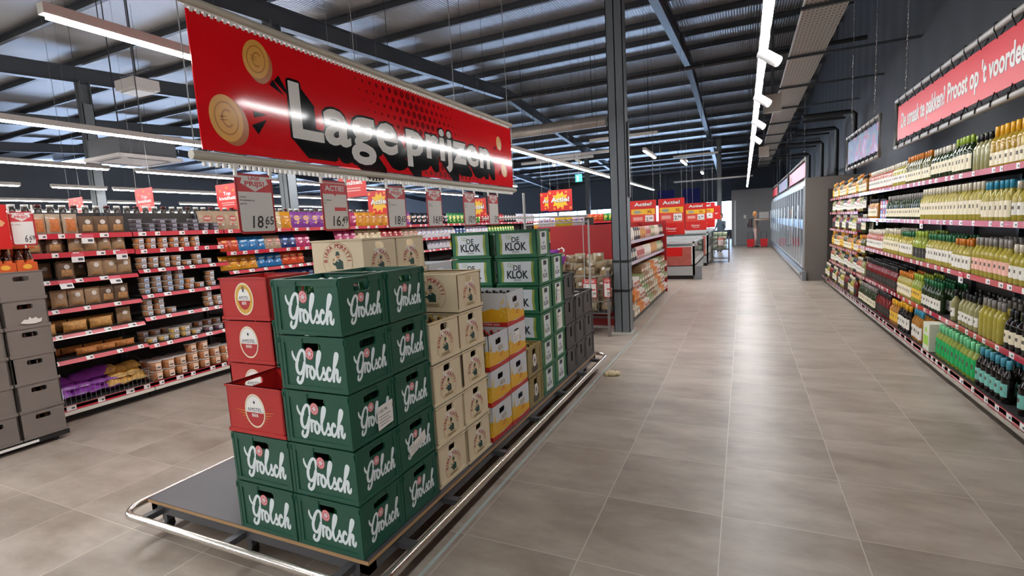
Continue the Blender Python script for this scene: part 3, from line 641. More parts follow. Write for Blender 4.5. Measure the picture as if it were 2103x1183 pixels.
# stickers on the crates
def sticker(x, y, z, w, h, rot, label, words):
    F = SIDE(x, y, z).rot(rot); q = MB(); q.poly(F, [(-w/2, -h/2), (w/2-.01, -h/2+.006), (w/2, h/2), (-w/2+.004, h/2-.004)], 0, paper); im = M('ink', '#4a4a4e', .6)
    q.text(F, words, -w*.42, h*.18, h*.13, .0005, im, .01)
    for i in range(4): q.rect(F, -w*.4, w*(.3-.13*(i % 2)), h*(.02-.12*i), h*(.045-.12*i), .0005, im)
    return tag(q.build('paper_label'), label, 'label')
sticker(XA+CW/2+.001, 1.735, d+2*HG+.085, .115, .11, .06, 'torn white paper label stuck over the script on a front green crate', '1150 PK     24')
sticker(XA+CW/2+.001, 1.955, d+HG+.10, .15, .06, .25, 'torn white label on the second stack green crate', '24 x 30')
sticker(XA+CW/2+.001, 3.19, d+2*.2345+.14, .11, .09, .0, 'white paper label over the handle of a yellow carton', '1150')
sticker(XA+CW/2+.001, 4.125, d+3*.2268+.10, .10, .14, 0, 'white paper label on a green crate of the far stack, second from top', 'KLOK')
sticker(XA+CW/2+.001, 4.125, d+2*.2268+.10, .10, .14, 0, 'white paper label on a green crate of the far stack, middle one', 'KLOK')
sticker(XA+CW/2+.001, 3.20, d+.085, .085, .085, 0, 'small white label on the bottom yellow carton', '24')

# ================================================================== BANNER AND PRICE CARDS
bx = -2.2; by0, by1, bz0, bz1 = 1.535, 4.90, 1.988, 2.588
bn = empty('promotion_banner', (bx, (by0+by1)/2, 2.3)); tag(bn, 'long red banner reading Lage prijzen with gold coins, hung over the beer crates', 'banner')
yc = (by0+by1)/2; F = Fr((0, -yc, -2.3), Y_, Z_)     # u = world Y, v = world Z
redb = M('banner_red', '#e2131c', .085, spec=.28, noise=.02, nscale=1)
MB().box(-.003, .003, by0-yc, by1-yc, bz0-2.3, bz1-2.3, redb).build('sheet', bn)
G = Fr((.0036, -yc, -2.3), Y_, Z_)
dots = MB(); dm = M('banner_dots', '#8c0c12', .06)
for i in range(25):
    for j in range(10):
        u_ = 2.55+i*.068+(j % 2)*.034; v_ = 2.02+j*.058
        r = .027*max(0, 1-abs((u_-3.35)-(2.3-v_)*.9)/.75)
        if r > .003 and u_ < 4.3 and v_ < 2.57: dots.disc(G, u_, v_, r, r, 0, dm, 10)
dots.build('dot_print', bn)
tw = M('banner_white', '#e9e7e2', .085, spec=.28); tb_ = M('banner_black', '#0b0a0b', .085, spec=.28)
hh = .285
WORDS = (('Lage', 2.055, 2.965, 2.118, hh), ('prijzen', 3.075, 4.38, 2.14, hh*.88))
def word(mb, du, dv, z, mat, bold=.017):
    for s_, u0, u1, v0, h_ in WORDS: mb.text(G, s_, u0+du, v0+dv, h_, z, mat, bold, width=u1-u0, space=1.06)
tx = MB(); z = .0004
for k in range(12):
    word(tx, .017*cos(k*pi/6), .017*sin(k*pi/6), z, tb_); z += .00002
for k in range(1, 11):
    word(tx, .009*k+.012, -.0085*k-.010, z, tb_); word(tx, .009*k-.004, -.0085*k-.016, z+.00001, tb_); z += .00002
tx.build('word_shadow', bn)
tx = MB(); z = .0014
for k in range(8): word(tx, .0045*cos(k*pi/4), .0035*sin(k*pi/4), z, tw); z += .00002
word(tx, 0, 0, z, tw); tx.build('word_print', bn)
def coin(u_, v_, r, tilt, name='coin_print'):
    q = MB(); c1 = M('coin_gold', '#e3a446', .2); c2 = M('coin_side', '#b5692a', .2); c3 = M('coin_line', '#b97a2c', .2); H = G.at(u_, v_).rot(tilt)
    for i in range(6): q.disc(H, r*.05*i, -r*.035*i, r*.8, r, .0005-.00006*i, c2, 28)
    q.disc(H, 0, 0, r*.8, r, .0006, c1, 28); q.ring(H, 0, 0, r*.52, r*.58, .0009, c3, 28, ky=1.25); q.ring(H, .04*r, 0, r*.22, r*.29, .0009, c3, 16, .25*pi, 1.75*pi, ky=1.4)
    for k in (-1, 1): q.rect(H, -.34*r, .02*r, (.07*k-.02)*r, (.07*k+.03)*r, .0009, c3)
    return q.build(name, bn)
coin(1.67, 2.145, .107, .12); coin(1.868, 2.462, .093, -.2); coin(4.60, 2.405, .062, .1); coin(4.69, 2.15, .07, .45)
q = MB()
for a, b, c, e_ in (((1.98, 2.40), (2.06, 2.315), .022, 0), ((1.945, 2.37), (2.02, 2.32), .018, 0), ((1.82, 2.19), (1.90, 2.20), .016, 0), ((1.82, 2.115), (1.895, 2.175), .026, 0), ((4.50, 2.33), (4.54, 2.37), .014, 0), ((4.60, 2.10), (4.63, 2.16), .014, 0)):
    D = (Vector(b)-Vector(a)).normalized(); Nn = Vector((-D.y, D.x))*c; q.poly(G, [(a[0]+Nn.x, a[1]+Nn.y), (a[0]-Nn.x, a[1]-Nn.y), b], .0006, tb_)
q.build('spark_print', bn)
tubem = M('rail_beige', '#b9b3a4', .4)
def rail_thing(z, y0, y1, label):
    o = empty('hanging_rail', (bx, (y0+y1)/2, z)); tag(o, label, 'rail', 'rails of the banner'); L_ = (y1-y0)/2
    MB().tube([(0, -L_, 0), (0, L_, 0)], .021, tubem, 12).build('tube', o)
    s_ = MB(); s_.box(-.004, .004, -L_+.03, L_-.03, -.026, -.016, white_m)
    n = int((y1-y0-.1)/.032)
    for i in range(n): s_.box(-.008, .008, -L_+.05+i*.032, -L_+.05+i*.032+.013, -.046, -.026, white_m)
    s_.build('toothed_strip', o); return o
r1 = rail_thing(2.625, 1.50, 4.93, 'upper beige tube rail with white teeth holding the red banner')
r2 = rail_thing(1.960, 1.48, 4.95, 'lower beige tube rail with white teeth, price cards hang from it')
w = MB()
for yy in (1.55, 2.6, 3.8, 4.86): w.tube([(0, yy-3.215, 0.01), (0, yy-3.215, roof_z(yy)-2.7)], .0035, M('wire', '#8f9090', .4), 4)
w.build('hanging_wires', r1)
w = MB()
for yy in (1.50, 1.56, 4.93): w.tube([(0, yy-3.215, 0.01), (0, yy-3.215, .655)], .0028, M('wire'), 4)
w.build('hanging_wires', r2)
def price_card(y0, y1, zt, zb, head, price, lines, label, x=bx, F=None, nm='price_card', two=None, tag_=True):
    w_ = y1-y0; h_ = zt-zb; o = empty(nm, (x, (y0+y1)/2, zb)) if F is None else empty(nm, F.o)
    tag(o, label, 'price card', 'price cards under the rail' if F is None else None)
    F = F.at(0, 0) if F else Fr((0, 0, 0), Y_, Z_)
    if nm != 'price_card' or F.o.length > 0: F = Fr((0, 0, 0), F.u, F.v)
    fr = M('card_frame_red', '#a8141f', .35); wh = M('card_white', '#d9d5d0', .35); rr = M('card_red', '#c9353c', .4); ik = M('card_ink', '#262224', .5)
    r = .018
    def rr_(x0, x1, y0_, y1_, z, mat, q, r=r):
        pts = []
        for cx, cy, a0 in ((x1-r, y0_+r, -pi/2), (x1-r, y1_-r, 0), (x0+r, y1_-r, pi/2), (x0+r, y0_+r, pi)): pts += [(cx+r*cos(a0+pi/2*i/4), cy+r*sin(a0+pi/2*i/4)) for i in range(5)]
        return q.poly(F, pts, z, mat)
    fb = MB(); fb.fbox(F, -w_/2, w_/2, r, h_-r, -.004, .0, fr); fb.fbox(F, -w_/2+r, w_/2-r, 0, h_, -.004, .0, fr); rr_(-w_/2, w_/2, 0, h_, .0004, fr, fb); fb.build('frame', o)
    c = MB(); m_ = .011; rr_(-w_/2+m_, w_/2-m_, m_, h_-m_, .001, wh, c, .012)
    hb = h_*.70
    if head == 'LAGE PRIJS!':
        c.poly(F, [(-w_/2+m_, hb), (w_/2-m_, hb), (w_/2-m_, h_-m_-.01), (-w_/2+m_, h_-m_-.01)], .0014, rr)
        c.poly(F, [(-w_*.37, h_*.84), (0, hb+.002), (w_*.37, h_*.84), (w_*.30, h_-m_), (-w_*.30, h_-m_)], .0018, wh)
        c.text(F, 'LAGE', 0, h_*.90, h_*.055, .0022, rr, .03, width=w_*.30, align='c'); c.text(F, 'PRIJS!', 0, h_*.80, h_*.075, .0022, rr, .03, width=w_*.52, align='c')
    else:
        c.rect(F, -w_/2+m_, w_/2-m_, hb+.01, h_-m_-.004, .0014, rr); c.poly(F, [(-.012, hb+.012), (0, hb-.004), (.012, hb+.012)], .0014, rr)
        c.text(F, head, 0, h_*.80, h_*.10, .0022, wh, .03, width=w_*.72, align='c'); c.rect(F, -w_*.05, w_*.40, h_*.40, h_*.47, .0014, rr)
    for i, t in enumerate(lines): c.text(F, t, -w_*.42, h_*(.60-.055*i), h_*.026, .002, ik, .008)
    a_, b_ = price.split(','); c.text(F, a_, w_*.14, h_*.10, h_*.20, .002, ik, .012, width=w_*(.30 if len(a_) > 1 else .12), align='r', shear=.12); c.text(F, '.', w_*.17, h_*.09, h_*.18, .002, ik, .02, shear=.1); c.text(F, b_, w_*.19, h_*.15, h_*.14, .002, ik, .01, width=w_*.24, shear=.12)
    c.build('card', o)
    if tag_:
        k = MB()
        for s_ in (-1, 1): k.fbox(F, s_*w_*.46-.006, s_*w_*.46+.006, h_*.93, h_+.05, -.007, .006, white_m)
        k.build('clips', o)
    return o
for i, (a, hd, pr, ln, lb) in enumerate(((1.675, 'LAGE PRIJS!', '18,65', ['Grolsch', 'Pils 24x300ml krat', 'per krat'], 'nearest price card reading 18.65 under the banner rail'),
    (2.215, 'ACTIE!', '16,49', ['Birra Moretti', 'krat', ''], 'price card reading ACTIE and 16.49, second under the rail'),
    (2.80, 'LAGE PRIJS!', '18,65', ['Alfa', 'Bier 24x300ml krat', 'Pils'], 'price card reading 18.65, third from the near end'),
    (3.28, 'LAGE PRIJS!', '16,85', ['Gulpener', 'Pils 24x300ml'], 'price card reading 16.85, fourth from the near end'),
    (3.84, 'LAGE PRIJS!', '10,95', ['De Klok', 'Bier krat'], 'price card reading 10.95 above the white labelled crates'),
    (4.31, 'LAGE PRIJS!', '5,95', ['Bier', 'krat'], 'farthest price card reading 5.95 under the rail'))):
    price_card(a, a+.212, 1.897, 1.605, hd, pr, ln, lb)
# wire card rack and pole standing at the trolley's far end
o = empty('card_stand', (-2.1, 5.2, DK)); tag(o, 'pale wire stand rising behind the green crates at the far trolley end', 'stand')
wm_ = M('stand_grey', '#b8b8b4', .4); s_ = MB()
s_.tube([(.62, -.03, .0), (.62, -.03, 1.42)], .010, wm_, 8).tube([(.56, -.03, .0), (.56, -.03, 1.42)], .004, wm_, 6).tube([(-.1, -.03, 0), (-.1, -.03, 1.75)], .014, wm_, 8).build('poles', o)
MB().tube([(-.62, -.03, 1.50), (.62, -.03, 1.46)], .012, wm_, 6).tube([(-.1, -.03, 1.40), (.62, -.03, 1.40)], .008, wm_, 6).build('crossbars', o)
# crumpled scrap on the floor
tag(MB().lathe([(.0, 0), (.05, .004), (.055, .03), (.03, .05), (.0, .055)], M('scrap_cream', '#e6d7ae', .7, bump=.6, nscale=40), 9, sx=1.0, sy=.6).lathe([(0, .0), (.03, .003), (.035, .03), (0, .05)], M('scrap_cream'), 7, c=(.05, .03, 0)).lathe([(0, .0), (.03, .003), (.03, .028), (0, .045)], M('scrap_cream'), 6, c=(-.045, -.01, 0)).build('food_scrap', None, (-1.24, 4.98, .001)),
    'crumpled cream coloured scrap lying on the floor beyond the trolley corner', 'litter')

# ================================================================== PRODUCTS
def pillow(w, h, t, mats, nu=6, nv=8, seed=0, crimp=.03, split=None, curl=0.0):
    """filled bag standing upright, front to -Y; mats = (body, lower/window)"""
    R = random.Random(seed); mb = MB(); P = {}
    for sd in (-1, 1):
        for i in range(nu+1):
            for j in range(nv+1):
                u, v = i/nu, j/nv
                th = t/2*(max(0, 1-abs(2*u-1)**2.6))**.6*(max(0, sin(pi*min(1, max(0, (v-crimp*.4)/(1-crimp*1.4))))))**.45
                edge = i in (0, nu) or j in (0, nv)
                wv = 0 if edge else R.uniform(-.12, .12)*t
                sx = 1-.10*sin(pi*v)*0-.05*(1-abs(2*v-1))
                P[sd, i, j] = ((u-.5)*w*sx+(0 if edge else R.uniform(-.02, .02)*w), sd*(th+wv*.5)+curl*v*v*h, v*h)
    for sd in (-1, 1):
        for mi_, mat in enumerate(mats):
            fs = []; vs = []; idx = {}
            for i in range(nu):
                for j in range(nv):
                    lo = split is not None and j < split and 0 < i < nu-1 and j > 0 and sd < 0
                    if (mi_ == 1) != lo: continue
                    q = [(i, j), (i+1, j), (i+1, j+1), (i, j+1)]
                    if sd > 0: q = q[::-1]
                    for k in q:
                        if k not in idx: idx[k] = len(vs); vs.append(P[(sd,)+k])
                    fs.append([idx[k] for k in q])
            if fs: mb.add(vs, fs, mat, True)
    return mb
def nuts(name, h): return M(name, h, .5, noise=.75, nscale=48)
kraft = M('kraft_paper', '#9c7f60', .7, noise=.08, nscale=10); kraftd = M('kraft_dark', '#6d543f', .65, noise=.08, nscale=10)
film = M('clear_film', '#b9a58e', .15, noise=.15, nscale=30)
stk = M('sticker_silver', '#d5cfc8', .3)
def bagkit(name, w, h, t, body, win=None, sticker=True, seed=0, logo=None, split=4):
    r = pillow(w, h, t, (body, win) if win else (body,), seed=seed, split=split if win else None); p = []
    F = FRONT(0, -t/2-.003, 0)
    if sticker: p.append(('sticker', MB().disc(F, 0, h*.66, w*.17, w*.17, 0, stk, 12)))
    if logo:
        q = MB(); c1, c2 = logo; R_ = random.Random(seed); ty = seed % 4
        if ty == 0: q.poly(F, [(-w*.38, h*.52), (w*.38, h*.60), (w*.36, h*.74), (-w*.38, h*.68)], 0, c1); q.rect(F, -w*.26, w*.24, h*.60, h*.665, .001, c2)
        elif ty == 1: q.poly(F, [(w*(.36 if i % 2 else .24)*cos(i*pi/9), h*.58+h*(.2 if i % 2 else .13)*sin(i*pi/9)) for i in range(18)], 0, c2); q.rect(F, -w*.22, w*.2, h*.54, h*.62, .001, c1)
        elif ty == 2: q.disc(F, 0, h*.62, w*.33, h*.11, 0, c1, 16); q.poly(F, [(-w*.24, h*.59), (w*.24, h*.61), (w*.22, h*.66), (-w*.22, h*.64)], .001, c2)
        else: q.rect(F, -w*.36, w*.36, h*.56, h*.72, 0, c1); q.rect(F, -w*.28, w*.1, h*.60, h*.68, .001, c2)
        for i in range(5): q.disc(F, w*R_.uniform(-.28, .28), h*R_.uniform(.2, .42), w*R_.uniform(.06, .13), h*R_.uniform(.03, .06), .0002*i, (c1, c2)[i % 2], 8)
        p.append(('bag_print', q))
    return Kit(name, r, p)
def tub(name, content, r=.052, h=.05, lidh='#b9b4ae', lab='#cfd4dc'):
    b = MB().lathe([(r*.82, 0), (r*.86, .003), (r, h)], content, 14)
    l = MB().lathe([(r*1.04, h-.002), (r*1.06, h+.004), (r*1.0, h+.008)], M('lid_'+lidh, lidh, .15), 14)
    F = FRONT(0, -r*1.01, 0); la = M('tub_label_'+lab, lab, .5)
    q = MB().fbox(F, -r*.42, r*.42, h*.12, h*.85, -.003, .001, la); q.rect(F, -r*.3, r*.3, h*.3, h*.45, .002, M('ink_grey', '#555', .6) if 0 else M('ink', '#4a4a4e', .6))
    return Kit(name, b, [('lid', l), ('label', q)])
B = {'kraft': bagkit('nut_bag', .13, .165, .06, kraftd, nuts('nuts_tan', '#b08354'), seed=1), 'kraft2': bagkit('nut_bag', .13, .165, .06, kraft, nuts('nuts_tan', '#b08354'), seed=2, split=2),
     'orange': bagkit('snack_bag', .115, .185, .06, film, nuts('nuts_orange', '#c2713a'), False, 3, split=6), 'loaf': bagkit('cracker_bag', .19, .105, .08, nuts('loaf_gold', '#c39152'), None, False, 4),
     'tray': bagkit('nut_tray', .17, .07, .10, nuts('nuts_tray', '#b3733a'), None, False, 5), 'purple': bagkit('candy_bag', .17, .17, .085, M('foil_purple', '#8a3fa0', .25, bump=.3, nscale=20), None, False, 6),
     'choc': bagkit('chocolate_bag', .16, .15, .08, nuts('choc_gold', '#c79a4a'), None, False, 7), 'check': bagkit('checkered_bag', .2, .08, .12, M('checker_white', '#c9cdd6', .4, noise=.4, nscale=30), None, False, 8)}
def chip(n, c, l1, l2, s, w=.17, h=.23): B[n] = bagkit('chips_bag', w, h, .085, M('foil_'+n, c, .25, bump=.25, nscale=14), None, False, s, (M('foilp_'+l1, l1, .3), M('foilp_'+l2, l2, .3)))
chip('c_orange', '#cf4a28', '#e0603c', '#f0c45a', 11); chip('c_blue', '#2a78b4', '#58a9dc', '#e8e4dc', 12); chip('c_beige', '#b59f84', '#cdbfae', '#b24a3c', 13); chip('c_navy', '#243b6e', '#4a72b8', '#dfe4ea', 14)
chip('c_yellow', '#e0a02c', '#c9541e', '#f3d173', 15); chip('c_cream', '#d9c69c', '#b58a4a', '#f0e9d6', 16); chip('c_purple', '#8e4a9e', '#b878c4', '#e8b45a', 17); chip('c_pink', '#b83a6a', '#d8789c', '#f0d0d8', 18)
chip('c_gold', '#dd9a2a', '#b8641e', '#f6dc8e', 19); chip('c_black', '#23242b', '#dfe3ea', '#d87a3a', 20); chip('c_green', '#2f8a3a', '#9ccf4a', '#f0e06a', 21); chip('c_red', '#9c1f26', '#d8453a', '#f0d9c8', 22)
chip('c_white', '#d8d9e2', '#5a4fa6', '#efb43a', 23); chip('c_lemon', '#d9c23a', '#4668b4', '#f4f0e0', 24)
T = {'nut': tub('snack_tub', nuts('tub_nuts', '#a8764e')), 'orange': tub('snack_tub', nuts('tub_orange', '#c07a44')), 'mix': tub('snack_tub', nuts('tub_mix', '#8c6c54'), lab='#a9c0dc'), 'yellow': tub('snack_tub', nuts('tub_yellow', '#c9a45e')),
     'dark': tub('date_tub', nuts('tub_dark', '#4b3f44'), .055, .035, '#77747c', '#9a9aa8'), 'big': tub('nut_bucket', nuts('tub_big', '#b0764a'), .062, .095, '#cfc9c2', '#e3c9b4'), 'bigred': tub('nut_bucket', nuts('tub_bigred', '#a85f42'), .062, .095, '#cfc9c2', '#d9d2cc'), 'purple': tub('snack_tub', nuts('tub_purple', '#6f4a58'))}

# ================================================================== SHELVING
lip_red = M('lip_red', '#c4283c', .30, coat=.9); lip_white = M('lip_white', '#dcd6d0', .4); tagw = M('tag_white', '#e6e4e2', .5)
shelfm = M('shelf_dark', '#2e2b2c', .5); basem = M('base_white', '#d9d2c6', .35)
def price_rail(par, F, L, h=.045, lip=None, seed=0, big=()):
    """F at the left end of the rail, bottom edge"""
    r = MB().fbox(F, 0, L, 0, h, -.006, 0, lip or lip_red); o = r.build('price_rail', par)
    R = random.Random(seed); x = .05; t = MB()
    while x < L-.09:
        w = R.choice((.05, .06, .075)); t.fbox(F, x, x+w, .004, h-.004, 0, .0015, tagw); t.rect(F, x+w*.5, x+w*.85, h*.3, h*.62, .002, M('ink')); x += w+R.uniform(.06, .22)
    to = t.build('price_tags', o); tag(to, kind='stuff')
    for k, xb in enumerate(big):
        c = MB().fbox(F, xb, xb+.10, -.05, .002, .002, .004, tagw).fbox(F, xb, xb+.10, .002, .035, .002, .0045, M('tag_pink', '#d05a68', .45)); c.rect(F, xb+.05, xb+.09, -.035, -.012, .0045, M('ink')); c.build('promo_tag', o)
    return o
def shelf_unit(name, label, side, xlip, y0, L, zs, depth, height, lips=None, group=None, base=True, back=None, xbase=None, seed=0, bigs=None, zbase=.157, cat='shelving'):
    """side=+1: front faces +X (left shelves); side=-1: front faces -X (wine wall)"""
    o = empty(name, (xlip, y0+L/2, 0)); tag(o, label, cat, group); s = side
    def bx_(mb, a, b_, c, d, z0, z1, mat):   # a..b measured inward from the lip
        xa, xb = sorted((-s*a, -s*b_)); return mb.box(xa, xb, c, d, z0, z1, mat)
    bm = back or M('back_panel', '#34312f', .6)
    bx_(MB(), depth, depth+.03, -L/2, L/2, 0.0, height, bm).build('back_panel', o)
    for yy in (-L/2, L/2-.025): bx_(MB(), depth-.04, depth, yy, yy+.025, 0, height, dark_steel).build('upright', o)
    xb = 0 if xbase is None else xbase
    for i, z in enumerate(zs):
        m_ = bx_(MB(), .002, depth-.041, -L/2+.002, L/2-.002, z-.02, z-.001, shelfm); sh = m_.build('shelf', o)
        F = Fr((0, -L/2, z-.045), Y_, Z_) if s > 0 else Fr((0, L/2, z-.045), -Y_, Z_)
        if s > 0 and i > 1: F = Fr((.018, -L/2, z-.043), Y_, (-sin(.5), 0, cos(.5)))
        price_rail(sh, F, L, .047, (lips[i] if lips else None), seed*31+i, (bigs or {}).get(i, ()))
    if base:
        m_ = bx_(MB(), xb, depth-.041, -L/2, L/2, zbase-.03, zbase-.001, shelfm); m_.build('base_shelf', o)
        F = Fr((-s*xb, -L/2, zbase-.045), Y_, Z_) if s > 0 else Fr((-s*xb, L/2, zbase-.045), -Y_, Z_)
        price_rail(o, F, L, .05, None if s < 0 else lip_red, seed*31+17)
        F2 = F.at(0, -.035); MB().fbox(F2, 0, L, 0, .032, -.01, .012, steel if s < 0 else basem).build('bumper_strip', o)
        bx_(MB(), xb+.10, depth-.05, -L/2, L/2, 0, zbase-.032, M('plinth_black', '#171413', .5)).build('plinth', o)
    return o
LX = -5.65
Z1 = [1.737, 1.566, 1.325, 1.06, .825, .59]; Z2 = [1.737, 1.557, 1.355, 1.09, .855, .565]; Z3 = [1.737, 1.47, 1.24, .98, .70, .43]
pale = M('lip_glossy_pink', '#c98088', .3)
units = []
y = 2.09; names = ['nut bags', 'snack tubs', 'chips', 'more chips']
for i in range(13):
    zs = Z1 if i == 0 else Z2 if i == 1 else Z3
    shelf_unit('snack_shelving', 'tall dark snack shelving with red price rails, %s unit from the near left end' % ordw(i), 1, LX, y, .99, zs, .5, 1.96, group='snack shelving along the left', seed=i+1, bigs={0: (.55,), 1: (.05, .45, .82), 2: (.32, .72)} if i == 0 else {}, zbase=.157)
    units.append((y, zs)); y += 1.0
def st_(s, i): return s[i] if isinstance(s, (list, tuple)) else s
def row(kit, y, n, dy, z, label, cat, group, xo=.08, jit=.01, stackn=1, dz=0.0, rx=0.0, rev=False, sc=None, tilt=0.0):
    for i in range(n):
        for k in range(stackn if not isinstance(stackn, (list, tuple)) else stackn[i]):
            pos = '' if n*1 == 1 else ''
            kit.put((LX-xo+random.uniform(-jit, jit)*.6, y+i*dy+random.uniform(-jit, jit)*.5, z+k*dz+.001), label+(', %s from left' % ordw(i) if n > 1 else '')+(', %s layer up' % ordw(k) if st_(stackn, i) > 1 else ''), cat, group, rz=pi/2+random.uniform(-.06, .06) if jit else pi/2, rx=tilt, scale=sc)
row(B['orange'], 2.14, 5, .115, Z1[0], 'clear bag of orange snacks on the top shelf left of kraft bags', 'bag', 'clear bags of orange snacks')
row(B['kraft'], 2.74, 3, .125, Z1[0], 'kraft nut bag with round sticker on the top shelf', 'bag', 'kraft bags on the top shelf')
row(B['kraft'], 2.16, 3, .15, Z1[1], 'dark kraft nut bag on the second shelf, left half', 'bag', 'dark kraft bags on the second shelf', sc=.93); row(B['kraft2'], 2.62, 4, .12, Z1[1], 'pale kraft nut bag on the second shelf, right half', 'bag', 'pale kraft bags on the second shelf', sc=.93)
row(B['kraft'], 2.52, 1, .1, Z1[2], 'single dark kraft bag on the half empty third shelf', 'bag', None); row(B['kraft2'], 2.76, 3, .125, Z1[2], 'pale kraft bag at the right of the third shelf', 'bag', 'kraft bags on the third shelf')
row(B['kraft2'], 2.24, 1, .1, Z1[3], 'kraft nut bag at the left end of the fourth shelf', 'bag', None); row(B['kraft2'], 2.44, 3, .13, Z1[3], 'kraft nut bag in the middle of the fourth shelf', 'bag', 'kraft bags mid fourth shelf'); row(B['kraft'], 2.82, 2, .13, Z1[3], 'kraft nut bag at the right of the fourth shelf', 'bag', 'kraft bags right on the fourth shelf')
row(B['loaf'], 2.28, 1, .2, Z1[4], 'golden cracker bag at the left of the fifth shelf', 'bag', None); row(B['loaf'], 2.52, 2, .22, Z1[4], 'golden cracker bag in the middle of the fifth shelf', 'bag', 'golden cracker bags'); row(B['kraft2'], 2.94, 1, .1, Z1[4], 'kraft bag with white label at the right of the fifth shelf', 'bag', None)
row(B['tray'], 2.25, 1, .2, Z1[5], 'flat tray of snacks at the left of the sixth shelf', 'tray', None); row(B['tray'], 2.58, 3, .17, Z1[5], 'flat tray of orange nuts on the sixth shelf', 'tray', 'nut trays on the sixth shelf')
for i, (k, yy, xo, zz, lb) in enumerate((('check', 2.26, .1, .16, 'lower'), ('check', 2.26, .1, .23, 'upper'))): B[k].put((LX-xo, yy, zz), 'white checkered bag, %s one at the left of the bottom basket' % lb, 'bag', 'checkered bags', rz=pi/2)
for i in range(12): B['purple'].put((LX-.12-.03*(i//4), 2.40+.125*(i % 4)+.03*(i//4 % 2), .21+.062*(i//4)), 'purple candy bag in the bottom wire basket', 'bag', 'purple candy bags', rz=pi/2+random.uniform(-.5, .5), rx=-1.25+random.uniform(-.25, .2))
for i in range(9): B['choc'].put((LX-.12-.03*(i//3), 2.82+.10*(i % 3), .21+.062*(i//3)), 'gold chocolate bag in the bottom wire basket', 'bag', 'gold chocolate bags', rz=pi/2+random.uniform(-.5, .5), rx=-1.25+random.uniform(-.25, .2))
wire = M('wire_grey', '#8b8785', .35, .6)
bs = MB()
for z in (.17, .25, .33): bs.tube([(LX+.02, 2.12, z), (LX+.02, 3.08, z)], .003, wire, 5)
for i in range(25): bs.tube([(LX+.02, 2.12+i*.04, .165), (LX+.02, 2.12+i*.04, .335)], .0018, wire, 4)
for yy in (2.12, 3.08):
    for z in (.17, .25, .33): bs.tube([(LX+.02, yy, z), (LX-.4, yy, z+.15)], .003, wire, 5)
tag(bs.build('wire_basket'), 'low wire basket holding purple and gold bags on the bottom shelf', 'basket')
for si in (0, 1, 3): row(B['kraft'], 2.16, 7, .13, Z1[si], 'kraft bag in the back row of the %s nut shelf' % ordw(si), 'bag', 'kraft bags at the back, shelf %s' % ordw(si), xo=.2, sc=.9)
row(B['kraft2'], 2.2, 6, .14, Z1[2], 'kraft bag far back on the half empty third shelf', 'bag', 'kraft bags far back', xo=.38, sc=.9)
row(B['tray'], 2.2, 5, .18, Z1[5], 'dim tray at the back of the sixth shelf', 'tray', 'trays at the back', xo=.28); row(B['loaf'], 2.25, 4, .2, Z1[4], 'dim cracker bag at the back of the fifth shelf', 'bag', 'cracker bags at the back', xo=.26)
S2 = 3.17
for i, (k, n, st, z, lb) in enumerate((('dark', 8, [3, 2, 3, 3, 2, 3, 2, 2], 0, 'dark date tub stacked on the top shelf'), ('orange', 6, [2]*6, 1, 'orange snack tub stacked two high on the second shelf'), ('nut', 7, [2, 2, 2, 2, 1, 2, 1], 2, 'brown snack tub on the third shelf'),
        ('mix', 4, [3, 3, 4, 4], 3, 'mixed nut tub stacked high on the fourth shelf'), ('nut', 3, [3, 3, 1], 4, 'brown nut tub at the left of the fifth shelf'), ('yellow', 5, [1, 1, 2, 2, 1], 5, 'yellow snack tub on the sixth shelf'))):
    row(T[k], S2, n, .118 if k != 'dark' else .12, Z2[z], lb, 'tub', lb, stackn=st, dz=.059 if k != 'dark' else .044, jit=.006)
row(T['orange'], S2+.118*4, 2, .118, Z2[3], 'orange tub at the right of the fourth shelf', 'tub', 'orange tubs right on the fourth shelf', stackn=[2, 1], dz=.059); row(T['nut'], S2+.72, 1, .1, Z2[3], 'brown tub at the far right of the fourth shelf', 'tub', 'brown tubs far right', stackn=3, dz=.059)
row(T['nut'], S2+.66, 2, .118, Z2[4], 'brown tub at the right end of the fifth shelf', 'tub', 'brown tubs right on the fifth shelf', stackn=[3, 2], dz=.059); row(T['purple'], S2+.62, 2, .13, Z2[5], 'dark red tub at the right of the sixth shelf', 'tub', 'dark red tubs')
row(T['nut'], S2, 8, .118, Z2[5], 'brown tub in the back row of the sixth shelf', 'tub', 'brown tubs at the back', xo=.22, stackn=2, dz=.059)
row(T['big'], S2, 7, .132, .157, 'nut bucket with pale label on the bottom shelf', 'bucket', 'nut buckets in front', stackn=[2, 2, 2, 3, 3, 2, 2], dz=.104, xo=.085, jit=.004); row(T['bigred'], S2, 7, .132, .157, 'nut bucket in the back row of the bottom shelf', 'bucket', 'nut buckets behind', stackn=2, dz=.104, xo=.24, jit=.004)
# chips units
CH = [('c_orange', 2, 'orange red'), ('c_blue', 3, 'bright blue'), ('c_beige', 2, 'beige'), ('c_navy', 2, 'navy blue'), ('c_pink', 2, 'pink')]
def chips(y, z, seq, where, dy=.165, sc=1.0, lean=-.25, xo=.1):
    for k, n, dsc in seq:
        for i in range(n):
            B[k].put((LX-xo-.02, y, z+.002), '%s bag on the %s, %s of them from left' % (dsc, where, ordw(i)), 'bag', '%s chips bags, %s' % (dsc, where), rz=pi/2+random.uniform(-.08, .08), rx=lean, scale=sc); y += dy*sc
    return y
chips(4.16, Z3[1], CH, 'second shelf of the chips unit', sc=.78); chips(4.14, Z3[2], [('c_yellow', 2, 'yellow'), ('c_gold', 2, 'gold'), ('c_blue', 3, 'bright blue'), ('c_orange', 3, 'orange red')], 'third shelf of the chips unit', sc=.78)
chips(4.14, Z3[3], [('c_beige', 6, 'beige'), ('c_navy', 5, 'navy blue')], 'fourth shelf of the chips unit', sc=.8)
